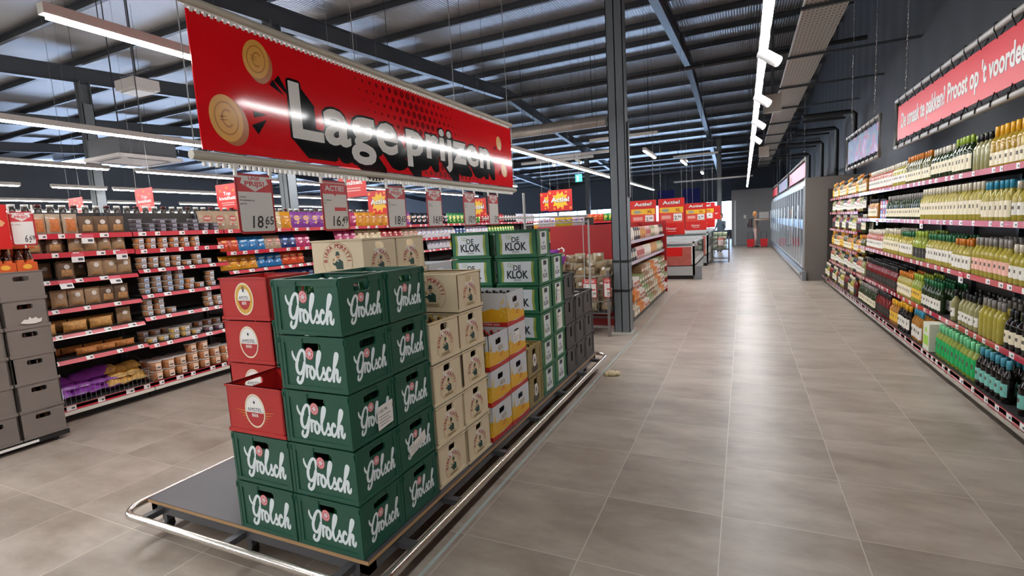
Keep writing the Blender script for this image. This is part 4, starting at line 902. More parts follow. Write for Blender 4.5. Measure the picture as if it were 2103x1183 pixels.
yy = chips(3.96, 1.737, [('c_beige', 3, 'beige'), ('c_cream', 2, 'cream'), ('c_cream', 2, 'cream'), ('c_gold', 1, 'gold'), ('c_purple', 5, 'purple'), ('c_pink', 3, 'pink')], 'top shelf of the chips unit', lean=-.12)
yy = chips(yy, 1.737, [('c_gold', 5, 'gold'), ('c_purple', 4, 'purple'), ('c_black', 8, 'black and white')], 'top shelf above cream crates', lean=-.1)
yy = chips(yy, 1.737, [('c_green', 9, 'green'), ('c_red', 8, 'dark red'), ('c_black', 5, 'black and white'), ('c_white', 8, 'white')], 'top shelf beyond the chips', lean=-.1)
yy = chips(6.1, Z3[1], [('c_pink', 3, 'small pink'), ('c_cream', 4, 'cream'), ('c_red', 4, 'dark red'), ('c_beige', 3, 'beige'), ('c_white', 9, 'white'), ('c_navy', 3, 'navy'), ('c_white', 7, 'white'), ('c_green', 10, 'green')], 'second shelf beyond the chips', sc=.95)
yy = chips(8.6, Z3[2], [('c_white', 6, 'white'), ('c_lemon', 7, 'lemon yellow'), ('c_white', 8, 'white'), ('c_lemon', 6, 'lemon yellow')], 'third shelf beyond the chips', sc=.85)
# jars on the shelving behind
jar = Kit('jar', MB().lathe([(.032, 0), (.034, .01), (.034, .10), (.026, .12)], M('jar_glass', '#4a4540', .2), 10), [('lid', MB().lathe([(.03, .12), (.03, .145)], white_m, 10))])
jar2 = Kit('jar', MB().lathe([(.032, 0), (.034, .01), (.034, .10), (.026, .12)], M('jar_glass'), 10), [('lid', MB().lathe([(.03, .12), (.03, .145)], M('lid_dark', '#5a1a1a', .4), 10))])
o = empty('rear_shelving', (-6.5, 5.5, 0)); tag(o, 'shelving back to back with the snack shelving, only jars on top show', 'shelving')
MB().box(-.28, -.05, -3.6, 3.6, 0, 1.93, M('back_panel')).build('carcass', o)
for i in range(60): (jar if i % 3 else jar2).put((-6.68, 2.15+i*.105, 1.931), 'small jar on top of the rear shelving, %s lid' % ('white' if i % 3 else 'dark'), 'jar', 'jars with %s lids' % ('white' if i % 3 else 'dark'))

# ---- grey crates at the left with bottle packs on top
dz = MB().box(-5.63, -5.25, 1.40, 2.16, .035, .07, black_m); o = tag(dz.build('crate_dolly'), 'flat black dolly under the brown grey crates', 'dolly')
for a in (-5.58, -5.3):
    for b_ in (1.5, 2.08): MB().tube([(a-.01, b_, .018), (a+.01, b_, .018)], .018, black_m, 10).build('wheel', o)
MB().box(-5.249, -5.246, 1.62, 1.95, .042, .062, paper).build('label_strip', o)
HGY = .2265
for j, (yy, wn2) in enumerate(((2.008, 'right stack of the dolly'), (1.706, 'left stack at the photo edge'))): stack(['grey']*6, -5.44, yy, .071, wn2, hgt=HGY, bot='brown')
q = MB(); F = SIDE(-5.2495, 2.03, .071+4*HGY+.06)  # white scuff patch, a flat shape on the crate side
q.poly(F, [(-.07, -.015), (-.045, .012), (-.02, .008), (-.01, .03), (.005, .012), (.03, .022), (.045, .004), (.07, .01), (.06, -.02), (.02, -.03), (-.03, -.026)], 0, M('scuff_white', '#d8d4cc', .7))
tag(q.build('scuff_mark'), 'white scuff patch on the second grey crate from the top', 'sticker')
sixo = M('pack_orange', '#c2521c', .45, noise=.15, nscale=30)
def sixpack():
    m = MB().box(-.09, .09, -.065, .065, 0, .075, sixo); q = MB().box(-.088, .088, -.063, .063, .185, .2, sixo).box(-.004, .004, -.06, .06, .075, .24, sixo); F = SIDE(.0905, 0, .04)
    m.disc(F, 0, 0, .03, .02, .001, M('pack_print', '#e0a53c', .5), 10)
    return Kit('bottle_carrier', m, [('carrier_top', q)])
SIXP = sixpack(); bb = bottle(bg_, M('cap_orange', '#b8481c', .4), .2, .028, M('lab_orange', '#c65a24', .5))
for i, yy in enumerate((1.80, 1.935, 2.07)):
    SIXP.put((-5.36, yy, .071+6*HGY+.001), 'orange carton carrier of brown bottles on the grey crates, %s from right' % ordw(2-i), 'carrier', 'orange bottle carriers')
    for a in (-.058, 0, .058):
        for b_ in (-.03, .03): bb.put((-5.36+a*1.0, yy+b_, .071+6*HGY+.02), 'brown bottle with orange label in a carrier on the grey crates', 'bottle', 'bottles in the orange carriers', scale=.9)
pc = price_card(0, .15, .27, 0, 'LAGE PRIJS!', '6,69', ['Bier 6x300ml', ''], 'tilted red price card reading 6.69 above the orange carriers', F=Fr((-5.22, 2.06, 1.64), Y_, Z_), tag_=True); pc.rotation_euler = (0, 0, -.5); 
MB().tube([(0, 0, .0), (0.0, 0, -.02)], .006, wm_, 6).build('holder', pc)
q = MB(); F = Fr((-5.2, 1.90, 1.62), Y_, Z_); q.fbox(F, -.12, .07, 0, .34, -.004, 0, M('poster_red', '#c01a18', .4)); q.poly(F, [(-.1, .30), (-.02, .27), (.05, .2), (.03, .17), (-.04, .19), (-.1, .22)], .001, M('poster_skin', '#d09a6a', .5)); q.disc(F, -.08, .04, .05, .06, .001, black_m, 14)
tag(q.build('promotion_poster'), 'red poster with a hand shape at the left edge above the bottle carriers', 'poster')
# hanging "Top kwaliteit" signs and Actie signs
def hang_sign(x, y, z, w, h, kind, label, zt=None, group=None):
    o = empty('hanging_sign', (x, y, z)); tag(o, label, 'sign', group); F = FRONT(0, -.003, 0); rb = M('sign_red', '#d3201a', .35); yl = M('sign_yellow', '#f0c030', .4); wh = M('sign_white', '#f2f0ec', .4)
    MB().box(-w/2, w/2, -.0025, .0025, 0, h, rb).build('board', o); q = MB()
    if kind == 'top':
        for k, (a, b_) in enumerate(((0, .86), (-.3, .74), (.3, .74))): q.poly(F, [(w*a+w*.06*(1 if i % 2 == 0 else .45)*sin(i*pi/5), h*b_+w*.06*(1 if i % 2 == 0 else .45)*cos(i*pi/5)) for i in range(10)], .0006, M('sign_star', '#f08a28', .4))
        q.text(F, 'Top', 0, h*.58, h*.13, .001, wh, .03, width=w*.34, align='c'); q.text(F, 'kwaliteit', 0, h*.40, h*.13, .001, wh, .03, width=w*.76, align='c')
        for i in (0, 1): q.rect(F, -w*.3+i*.02, w*.3, h*(.26-.08*i), h*(.30-.08*i), .001, M('sign_pale', '#e8a8a0', .4))
    elif kind == 'actie':
        q.poly(F, [(w*(.38 if i % 2 == 0 else .26)*cos(i*pi/10), h*.5+h*(.44 if i % 2 == 0 else .3)*sin(i*pi/10)) for i in range(20)], .0006, yl)
        q.text(F, 'Actie!', .003, h*.43, h*.22, .001, M('ink'), .06, width=w*.78, align='c'); q.text(F, 'Actie!', 0, h*.44, h*.21, .0014, wh, .03, width=w*.76, align='c')
        for i in range(6): q.disc(F, w*(-.42+.17*i), h*(.12 if i % 2 else .88), w*.05, w*.05, .001, M('sign_coin', '#f0923c', .4), 10)
    elif kind == 'xl':
        q.text(F, 'Actie!', .004, h*.845, h*.09, .001, black_m, .05, width=w*.68, align='c'); q.text(F, 'Actie!', 0, h*.85, h*.09, .0014, wh, .03, width=w*.66, align='c')
        q.rect(F, -w*.45, w*.45, h*.33, h*.76, .0008, M('sign_salmon', '#dd4a3a', .4)); q.poly(F, [(-w*.45, h*.62), (w*.45, h*.60), (w*.45, h*.76), (-w*.45, h*.76)], .001, yl)
        q.text(F, 'XL', w*.25, h*.64, h*.08, .0014, M('sign_dark_red', '#a01818', .4), .03, width=w*.2, align='c'); q.rect(F, w*.08, w*.40, h*.38, h*.58, .0012, wh)
        q.text(F, '2.', w*.11, h*.42, h*.1, .0016, M('ink'), .02); q.text(F, '99', w*.24, h*.46, h*.06, .0016, M('ink'), .02); q.disc(F, -w*.22, h*.68, w*.15, h*.045, .0014, M('sign_grey', '#9aa49a', .5), 12)
        q.rect(F, -w*.38, -w*.02, h*.44, h*.54, .0012, M('sign_pale')); q.text(F, 'Vomar', 0, h*.14, h*.08, .0014, wh, .01, width=w*.4, align='c', shear=.35); q.rect(F, -w*.15, w*.17, h*.09, h*.10, .0014, wh)
    q.build('sign_print', o)
    if zt: MB().tube([(-w*.4, 0, h), (-w*.4, 0, zt-z)], .002, M('wire'), 4).tube([(w*.4, 0, h), (w*.4, 0, zt-z)], .002, M('wire'), 4).build('hanging_wires', o)
    return o
for i, (x, y, z, lb) in enumerate(((-10.7, 5.0, 2.15, 'farthest left of the quality signs, mostly behind the shelving'), (-7.66, 4.4, 2.075, 'middle of the quality signs over the nut shelves'), (-6.75, 5.0, 2.05, 'quality sign left of the 18.65 price card'), (-4.62, 5.2, 2.08, 'quality sign hanging behind the ACTIE price card'))):
    hang_sign(x, y, z, .46 if i != 1 else .41, (.37, .33, .37, .40)[i], 'top', 'red Top kwaliteit sign, ' + lb, roof_z(y)+.02, 'red Top kwaliteit signs')
for i, (x, y, z, w, h, lb) in enumerate(((-5.66, 7.0, 1.93, .48, .40, 'behind the third price card'), (-3.44, 10.0, 1.87, .52, .43, 'beside the steel column'), (-3.75, 10.25, 1.90, .45, .38, 'half hidden behind another'), (-5.1, 9.5, 1.85, .4, .38, 'behind the fifth price card'))):
    hang_sign(x, y, z, w, h, 'actie', 'red Actie sign with yellow burst, ' + lb, roof_z(y)+.02, 'red Actie signs with burst')
for i, (x, y, z, w, h, lb) in enumerate(((-2.12, 12.0, 1.22, .60, .82, 'nearest to the steel column'), (-1.49, 12.0, 1.22, .57, .82, 'second beyond the red shelf end'), (-.97, 12.0, 1.30, .45, .60, 'third, smaller, over the freezers'), (-1.0, 14.5, 1.30, .62, .66, 'farthest, partly hidden behind the third'))):
    hang_sign(x, y, z, w, h, 'xl', 'red Actie XL sign with yellow strip, ' + lb, roof_z(y)+.02, 'red Actie XL signs')
q = hang_sign(-.86, 17.0, 1.5, .42, .42, 'none', 'small red sign with white script over the aisle cart', roof_z(17.0)-.2); qq = MB(); qq.text(FRONT(0, -.0035, 0), 'Vomar', 0, .16, .07, 0, white_m, .01, width=.3, align='c', shear=.35); qq.build('sign_print', q)

# ================================================================== WINE WALL
WX = 1.74
ZN = [1.825, 1.415, .965, .487]; ZF = [1.825, 1.53, 1.185, .835, .487]; ZB = .15
y = 3.2; i = 0
while y < 13.1:
    far = y > 9.6
    shelf_unit('wine_shelving', 'tall dark wine shelving with red price rails, %s unit counted from the partition' % ordw(9-i), -1, WX, y, 1.0, ZF if far else ZN, .60, 2.0, group='wine shelving along the right wall', seed=40+i, xbase=-.13, zbase=ZB,
               back=M('wine_back', '#3a3532', .6), bigs={1: (.35,)} if i in (3, 5) else {2: (.5,)} if i == 2 else {}); y += 1.0; i += 1
struct(MB().box(1.70, 2.40, 13.2, 13.23, 0, 2.05, M('back_panel')), 'trim_2')
def wine(glass, cap, lab, h=.30, r=.038, lz=(.12, .50), capz=.80, neck=.36, cone=.62, tw=None):
    b = MB().lathe([(r*.92, 0), (r, .006), (r, h*cone*.9), (r*.93, h*(cone+.02)), (r*neck*1.1, h*.76), (r*neck, h*.80), (r*neck, h*.97)], glass, 12)
    c = MB().lathe([(r*neck*1.12, h*capz), (r*neck*1.14, h*.985), (r*neck*.9, h)], cap, 10)
    n = 7; l = MB(); vs = []
    for k in range(n+1):
        a = -pi/2-1.05+2.1*k/n; vs += [(r*1.03*cos(a), r*1.03*sin(a), h*lz[0]), (r*1.03*cos(a), r*1.03*sin(a), h*lz[1])]
    if lab: l.add(vs, [(2*k, 2*k+2, 2*k+3, 2*k+1) for k in range(n)], lab, True)
    if lab:
        ink_ = M('wlabel_ink', '#5b5348', .6); vs = []; za, zb = lz[0]+(lz[1]-lz[0])*.45, lz[0]+(lz[1]-lz[0])*.72
        for k in range(4):
            a = -pi/2-.38+.76*k/3; vs += [(r*1.045*cos(a), r*1.045*sin(a), h*za), (r*1.045*cos(a), r*1.045*sin(a), h*zb)]
        l.add(vs, [(2*k, 2*k+2, 2*k+3, 2*k+1) for k in range(3)], ink_, True)
    return b, l, c
def gl(n, h, tr=.35, rough=.06): return M('glass_'+n, h, rough, trans=tr)
gold = gl('gold', '#c9a536'); paleg = gl('pale', '#c6b84e'); palec = gl('clear', '#b3ae78'); dgreen = gl('dgreen', '#27381c', .1); dark = gl('black', '#14130f', .05); green = gl('green', '#a9b84a'); oliveg = gl('olive', '#5d5a24', .2); amber = gl('amber', '#c98a36'); redg = gl('red', '#7a1d1c', .15); rose = gl('rose', '#cf7f6a')
cy, ck, cl, cw, cb, cg, cm_, cgy, co, cr2 = [M('capsule_'+n, h, .3) for n, h in (('yellow', '#e8ac1e'), ('black', '#1e1e20'), ('lime', '#9cb63c'), ('cream', '#ddd5c2'), ('blue', '#2a8fb0'), ('green', '#1d6b3f'), ('mint', '#74d49a'), ('grey', '#8f8a86'), ('orange', '#d07a24'), ('teal', '#4aa2b8'))]
lc, lw, lg, lt, ly, lk, lp = [M('wlabel_'+n, h, .55, noise=.05, nscale=60) for n, h in (('cream', '#e6dcc0'), ('white', '#e4e0d6'), ('green', '#0fae5c'), ('teal', '#7cc4b8'), ('yellow', '#e8b83a'), ('dark', '#26221e'), ('pink', '#e8b4a4'))]
WT = {'goldY': (gold, cy, lc, 'gold wine bottle with yellow cap'), 'clearK': (palec, ck, None, 'clear bottle with black cap'), 'greenL': (dgreen, cl, lc, 'dark green bottle with lime cap'), 'darkC': (dgreen, cw, lc, 'dark green bottle with cream cap'),
      'oliveO': (oliveg, co, lc, 'olive bottle with orange cap'), 'paleW': (paleg, cw, lw, 'pale wine bottle with white cap'), 'paleB': (paleg, cb, lc, 'pale wine bottle with blue cap'), 'paleC': (paleg, cw, lc, 'pale wine bottle with cream cap'), 'darkG': (dgreen, cgy, lc, 'dark bottle with grey cap'),
      'palePink': (paleg, cgy, lp, 'pale bottle with grey cap and pinkish label'), 'paleO': (paleg, co, lw, 'pale wine bottle with orange cap'), 'paleG': (paleg, cg, lw, 'pale wine bottle with green cap'), 'limeK': (green, cl, lk, 'green bottle with lime cap and dark label'),
      'blackC': (dark, ck, lc, 'black wine bottle with cream label'), 'paleGy': (paleg, cgy, None, 'plain pale bottle with grey cap'), 'clearW': (palec, ck, lw, 'clear bottle with black cap and white label'), 'greenG': (dgreen, cg, lw, 'dark green bottle with green cap'),
      'yell': (green, cl, ly, 'green bottle with yellow label'), 'paleBr': (paleg, co, lc, 'pale bottle with brown cap'), 'darkY': (dark, cy, lw, 'dark bottle with yellow foil'), 'mint': (green, cm_, lg, 'bottle with mint cap and bright green label'), 'teal': (dark, cr2, lt, 'dark bottle with teal cap'),
      'ambB': (amber, cb, lw, 'amber bottle with blue cap'), 'yfoil': (amber, cy, ly, 'bottle with yellow foil and label'), 'redC': (redg, ck, lk, 'red bottle with dark cap'), 'rose': (rose, cw, lw, 'rose bottle with white cap'), 'amber': (amber, ck, lc, 'amber liquor bottle with dark cap')}
WG = {}; WK = {}
for k, (g_, c_, l_, ds) in WT.items():
    kw = dict(h=.285+.035*((len(WG)*7) % 5)/4, r=.0365+.003*((len(WG)*3) % 4)/3, lz=(.10+.06*(len(WG) % 2), .44+.03*(len(WG) % 4)))
    if k in ('mint',): kw = dict(h=.30, lz=(.10, .58), capz=.74)
    if k in ('clearK', 'clearW'): kw = dict(h=.29, r=.036, lz=(.15, .42))
    if k in ('goldY',): kw = dict(h=.31, r=.04, lz=(.05, .36), capz=.72)
    if k in ('amber', 'rose'): kw = dict(h=.28, r=.04, cone=.66)
    b, l, c = wine(g_, c_, l_, **kw); WG[k] = (b, l, c); WK[k] = Kit('wine_bottle' if k not in ('amber',) else 'liquor_bottle', b, ([('label', l)] if l_ else [])+[('capsule', c)])
SHN = ['top shelf', 'second shelf', 'third shelf', 'fourth shelf', 'base shelf']
rest = MB(); NB = [0]; RZ = -pi/2   # bottle front (-Y) turned towards -X
RM = Matrix.Rotation(RZ, 4, 'Z'); RG = {}
def to_rest(k, x, y, z, s=1.0):
    if k not in RG:
        q = MB()
        for p in WG[k]: q.join(p)
        q.xf(RM); RG[k] = q
    rest.join(RG[k], (x, y, z))
wanted = []
def shelf_run(si, z, runs, x0=WX, dy=.082):
    for a, b, k in runs:
        n = int((b-a)/dy+.5)
        for i in range(n):
            y = a+dy*(i+.5)
            wanted.append((y, k, si, (x0+.045+random.uniform(-.004, .004), y+random.uniform(-.005, .005), z)))
            for r in range(1, 3): wanted.append((y+60*r, k, si, (x0+.045+.088*r, y+random.uniform(-.005, .005), z)))
shelf_run(0, ZN[0], [(4.1, 5.25, 'goldY'), (5.27, 5.62, 'clearK'), (5.64, 6.05, 'greenL'), (6.06, 6.65, 'darkC'), (6.68, 6.9, 'oliveO'), (6.95, 7.5, 'oliveO'), (7.55, 8.1, 'paleW'), (8.15, 9.5, 'rose')])
shelf_run(1, ZN[1], [(4.1, 4.85, 'paleW'), (4.88, 5.35, 'paleB'), (5.38, 6.9, 'paleC'), (6.93, 8.4, 'darkG'), (8.9, 9.5, 'amber')])
shelf_run(2, ZN[2], [(4.1, 4.8, 'paleW'), (4.84, 5.5, 'palePink'), (5.53, 5.9, 'paleO'), (5.95, 6.7, 'paleG'), (6.75, 7.15, 'limeK'), (7.2, 7.7, 'paleG'), (7.75, 8.5, 'paleC'), (8.55, 9.5, 'rose')])
shelf_run(3, ZN[3], [(4.1, 4.85, 'blackC'), (4.88, 5.3, 'paleGy'), (5.33, 5.75, 'clearW'), (5.85, 5.95, 'clearW'), (6.2, 6.75, 'greenG'), (6.8, 7.1, 'yell'), (7.15, 7.75, 'paleBr'), (7.8, 9.5, 'redC')])
shelf_run(4, ZB, [(4.25, 4.3, 'teal'), (4.5, 5.0, 'teal'), (5.02, 5.95, 'mint'), (6.35, 6.65, 'ambB'), (6.8, 7.2, 'darkY'), (7.25, 7.6, 'yfoil'), (7.65, 8.3, 'redC'), (8.4, 9.5, 'darkG')], x0=WX-.10)
for si_, z_, k_ in ((0, ZN[0], 'goldY'), (1, ZN[1], 'paleW'), (2, ZN[2], 'paleW'), (3, ZN[3], 'blackC'), (4, ZB, 'teal')):   # beside the frame: part of the mass
    for j_ in range(11):
        for r in range(3): wanted.append((90+r, k_, si_, ((WX-.10 if si_ == 4 else WX)+.045+.088*r, 3.25+.082*j_, z_)))
wanted.sort(key=lambda t_: t_[0])
CN = {}
def cnt_(k, si):
    CN[k, si] = CN.get((k, si), -1)+1; return ordw(CN[k, si]) if CN[k, si] < 16 else '%dth' % (CN[k, si]+1)
for q, (yk, k, si, p) in enumerate(wanted):
    if q < 296: WK[k].put(p, '%s, %s of wine wall, %s from right' % (WT[k][3], SHN[si], cnt_(k, si)), 'bottle', '%ss, %s' % (WT[k][3], SHN[si]), rz=RZ+random.uniform(-.1, .1))
    else: to_rest(k, *p)
# far part: liquor, sauces, juices, each standing on its own
FK = ['amber', 'rose', 'redC', 'oliveO', 'darkY', 'paleW', 'yfoil', 'clearW', 'darkC']
for si, z in enumerate(ZF+[ZB]):
    y = 9.75; g = 0
    while y < 12.9:
        k = FK[(si*4+g*3) % len(FK)]
        for j in range(random.choice((2, 3, 4))):
            for r in range(2): to_rest(k, (WX if si < 5 else WX-.1)+.05+.1*r, y, z); 
            y += .1
        g += 1
tag(rest.build('wine_bottle'), 'mass of farther bottles filling the wine shelves behind the front rows', 'bottle', None, 'stuff')
# boxes and packs between the bottles
def pack(name, x, y, z, w, d, h, mat, label, mat2=None, txt=None, group=None):
    m = MB().bbox(-d/2, d/2, -w/2, w/2, 0, h, mat, .003); o = m.build(name, None, (x, y, z)); tag(o, label, 'box', group); F = LEFTW(-d/2-.0006, 0, 0)
    q = MB(); q.rect(F, -w*.4, w*.4, h*.2, h*.55, 0, mat2 or tagw); q.disc(F, 0, h*.75, w*.18, h*.1, 0, mat2 or tagw, 10)
    if txt: q.text(F, txt, 0, h*.3, h*.12, .0005, M('ink'), .01, width=w*.6, align='c')
    q.build('box_print', o); return o
pack('wine_carton', WX-.03, 6.1, ZB, .18, .16, .27, M('carton_pale', '#d8dcc8', .5), 'white and lime wine carton standing on the base shelf by mint bottles', M('lime_print', '#9ccf3c', .5))
for i in range(6): pack('multipack', WX+.10, 8.47+.13*(i % 3), ZN[1]+.001+.125*(i//3), .12, .14, .12, M('pack_red', '#b8323a', .5) if i % 2 else M('pack_blue', '#4a6fb0', .5), 'small %s drink pack on the second wine shelf' % ('red' if i % 2 else 'blue'), None, None, 'small drink packs')
for i in range(8): pack('can_tray', WX+.08, 7.85+.12*(i % 4)+.2, ZN[3]+.001+.12*(i//4), .11, .14, .115, M('pack_dark', '#3a1c20', .4) if i % 3 else M('pack_red'), 'dark red can pack on the fourth shelf of the wine wall', None, None, 'can packs') if 0 else None
for i in range(7): tag(MB().box(-.045, .045, -.05, .05, 0, .19, M('juice_yellow', '#e0b83c', .5)).poly(LEFTW(-.0455, 0, 0), [(-.035, .03), (.035, .03), (.035, .12), (-.035, .12)], 0, M('juice_print', '#c8402a', .5)).build('juice_carton', None, (WX-.10+.06, 9.7+.4+.42*i, ZB+.001)),
    'yellow juice carton on the base shelf at the far end of the wine wall', 'carton', 'yellow juice cartons') if 0 else None
# ---- banners over the wine wall
pipe = M('pipe_grey', '#a8a49e', .4)
def framed_banner(x, y0, y1, z0, z1, mat, label, text=None, marble=False, pr=.026, group='framed banners over the right side'):
    yc = (y0+y1)/2; zc = (z0+z1)/2; o = empty('framed_banner', (x, yc, zc)); tag(o, label, 'banner', group); a, b, c, d = y0-yc, y1-yc, z0-zc, z1-zc
    MB().tube([(0, a, c), (0, b, c), (0, b, d), (0, a, d)], pr, pipe, 10, closed=True).build('pipe_frame', o)
    MB().box(-.003, .003, a+.075, b-.075, c+.075, d-.075, mat).build('sheet', o)
    if text:
        q = MB(); F = LEFTW(-.0036, 0, 0); hh = (d-c)*.30
        q.text(F, text, -(b-.22)+.006, -hh*.42-.006, hh, .0, M('ink'), .02, width=text_geo(text, .03)[3]*hh/.7*.72); q.text(F, text, -(b-.22), -hh*.42, hh, .0006, M('banner_white'), .028, width=text_geo(text, .03)[3]*hh/.7*.72); q.build('lettering', o)
    n = int((b-a)/.28); 
    for i in range(n):
        yy = a+.2+(b-a-.4)*i/max(1, n-1)
        for zz, s_ in ((d, -1), (c, 1)): MB().tube([(-.03, yy, zz+.026), (-.031, yy, zz-.02), (-.004, yy+.01, zz+s_*.085), (.004, yy+.01, zz+s_*.085), (.031, yy, zz-.02), (.03, yy, zz+.026)], .005, black_m, 5, closed=True).build('cable_tie', o)
    for yy in (a+.35, b-.35):
        k = MB(); z = d+.02; j = 0
        while z < roof_z(yc+yy)-zc-.1: k.tube([(-.006*(j % 2), yy-.006*((j+1) % 2), z), (-.006*(j % 2), yy-.006*((j+1) % 2), z+.05), (.006*(j % 2), yy+.006*((j+1) % 2), z+.05), (.006*(j % 2), yy+.006*((j+1) % 2), z)], .0022, steel, 4, closed=True); z += .045; j += 1
        k.build('chain', o)
    return o
def mat_marble():
    m = bpy.data.materials.new('marble_print'); m.use_nodes = True; nt = m.node_tree; N = nt.nodes; L = nt.links; b = N['Principled BSDF']; b.inputs['Roughness'].default_value = .6; b.inputs['Specular IOR Level'].default_value = .2
    tc = N.new('ShaderNodeTexCoord'); w = N.new('ShaderNodeTexWave'); w.inputs['Scale'].default_value = 1.3; w.inputs['Distortion'].default_value = 9; w.inputs['Detail'].default_value = 3; w.inputs['Detail Scale'].default_value = 1.2
    L.new(tc.outputs['Object'], w.inputs['Vector']); r = N.new('ShaderNodeValToRGB'); e = r.color_ramp.elements; e[0].color = hexc('#6d6f92'); e[1].color = hexc('#a996a8')
    for p, h in ((.3, '#6a9098'), (.5, '#a05a76'), (.7, '#8577a8')): x = e.new(p); x.color = hexc(h)
    L.new(w.outputs['Fac'], r.inputs[0]); L.new(r.outputs[0], b.inputs['Base Color']); return m
marb = mat_marble()
bred = M('wine_banner_red', '#c2222e', .45, spec=.3)
framed_banner(1.7, 2.6, 7.76, 2.285, 2.835, bred, 'near red framed banner with white slogan above the wine shelves', "De smaak te pakken? Proost op 't voordeel")
framed_banner(1.7, 8.6, 11.0, 2.28, 2.83, marb, 'framed banner with pastel marbled print above the far wine shelves')
framed_banner(1.3, 13.6, 18.2, 2.30, 2.80, M('wine_banner_pink', '#d0506c', .45, spec=.3), 'pink framed banner above the near glass coolers', 'Alles voor je borrel'[:0] or 'Zuivel & vers', group='framed banners over the coolers')
framed_banner(1.3, 18.9, 23.4, 2.30, 2.80, marb, 'pale marbled framed banner above the middle coolers', group='framed banners over the coolers')
framed_banner(1.3, 24.3, 28.2, 2.30, 2.80, bred, 'small red framed banner above the farthest coolers', group='framed banners over the coolers')

# ================================================================== GLASS DOOR COOLERS
cf = M('cooler_frame', '#b4bac0', .35, .3); cdk = M('cooler_band', '#2c3a44', .3); cin = M('cooler_inside', '#858f98', .5); kickm = M('cooler_kick', '#8a9096', .35, .5)
cgl = M('cooler_glass', '#dfe9ef', .02, 0, .9)
clamp = M('cooler_lamp', '#e8f2ff', .5, emit=.6)
def cooler():
    L_ = 1.5
    car = MB().box(.62, .66, -L_/2, L_/2, 0, 2.28, cin).box(.03, .62, -L_/2, L_/2, 2.16, 2.28, cf).box(.03, .62, -L_/2, L_/2, .26, .30, cin).box(.03, .62, -L_/2, -L_/2+.02, .3, 2.16, cin)
    p = [('carcass', car), ('kick_panel', MB().box(.0, .6, -L_/2, L_/2, .0, .24, kickm)), ('bumper', MB().box(-.06, .0, -L_/2, L_/2, .10, .17, steel)), ('lamp', MB().box(.05, .08, -L_/2+.03, L_/2-.03, 2.12, 2.15, clamp))]
    for z in (.62, .95, 1.3, 1.62, 1.9): p.append(('shelf', MB().box(.12, .6, -L_/2+.02, L_/2, z, z+.012, cin).box(.115, .12, -L_/2+.02, L_/2, z-.01, z+.03, tagw)))
    for s_ in (-1, 1):
        y0, y1 = (-L_/2+.006, -.006) if s_ < 0 else (.006, L_/2-.006)
        fr_ = MB().box(0, .03, y0, y1, .27, .31, cf).box(0, .03, y0, y1, 2.12, 2.16, cf).box(0, .03, y0, y0+.022, .31, 2.12, cf).box(0, .03, y1-.022, y1, .31, 2.12, cf)
        gz = MB().box(.012, .018, y0+.022, y1-.022, .31, 2.12, cgl); bn_ = MB().box(-.004, .0, y0, y1, 1.18, 1.40, cdk); hd = MB().tube([(-.035, y0+.05 if s_ > 0 else y1-.05, .85), (-.035, y0+.05 if s_ > 0 else y1-.05, 1.75)], .01, steel, 8)
        p.append(('door', fr_, [('glass', gz), ('dark_band', bn_), ('handle', hd)]))
    return Kit('glass_door_cooler', None, p)
ck_ = cooler()
milk = Kit('drink_carton', MB().box(-.04, .04, -.035, .035, 0, .22, M('carton_milk', '#dfe3e6', .5)), [('cap', MB().lathe([(.012, .22), (.012, .235)], M('cap_blue', '#3a6fb0', .4), 8))])
jug = Kit('juice_bottle', MB().lathe([(.04, 0), (.042, .14), (.02, .19), (.018, .22)], M('juice_orange', '#c46a3a', .3), 10), [('cap', MB().lathe([(.02, .22), (.02, .24)], redc, 8))])
for i in range(10):
    yc = 14.25+1.51*i; ck_.put((1.25, yc, 0), 'tall glass door cooler with dark band, %s along the right side' % ordw(i), 'cooler', 'glass door coolers')
    if i < 4:
        for z in (.62, .95, 1.3, 1.62):
            for j in range(10): (milk if (z*10+i) % 2 < 1 else jug).put((1.45, yc-.66+.14*j, z+.013), '%s on a cooler shelf behind glass, %s cooler' % ('white drink carton' if (z*10+i) % 2 < 1 else 'orange juice bottle', ordw(i)), 'drink', 'drinks in the %s cooler' % ordw(i))
    if i in (1, 3, 4, 5): tag(MB().fbox(LEFTW(1.244, yc, 1.5), -.6, -.2, 0, .22, -.0005, .001, paper).build('notice'), 'white notice sheet on the glass of the %s cooler' % ordw(i), 'notice', 'notices on the coolers')
tag(MB().box(1.22, 1.30, 13.24, 13.46, 0, .22, kickm).build('corner_guard'), 'steel corner guard at the foot of the cooler row', 'guard')

# ================================================================== RED SHELF GONDOLA, FREEZERS, CARTS BEYOND THE COLUMN
gr_ = M('gondola_red', '#a5161b', .45)
o = empty('red_gondola', (-2.15, 9.5, 0)); tag(o, 'red sided shelf block beyond the steel column with shelves facing the aisle', 'shelving')
MB().box(-.64, .62, -1.95, -1.91, .0, 1.55, gr_).build('end_panel', o); MB().box(-.64, .62, 1.91, 1.95, .0, 1.55, gr_).build('end_panel', o); MB().box(.02, .06, -1.91, 1.91, .12, 1.53, gr_).build('back_panel', o)
MB().box(-.6, .58, -1.91, 1.91, 0, .11, M('plinth_grey', '#4d4c4b', .5)).build('plinth', o)
plip = M('lip_lilac', '#c9b9c8', .4)
for z in (1.26, .93): sh = MB().box(.06, .56, -1.91, 1.91, z-.02, z, tagw).build('shelf', o); MB().box(.56, .575, -1.91, 1.91, z-.035, z+.01, plip).build('price_rail', sh)
MB().box(-.6, .02, -1.91, 1.91, 1.2, 1.22, shelfm).build('shelf', o)
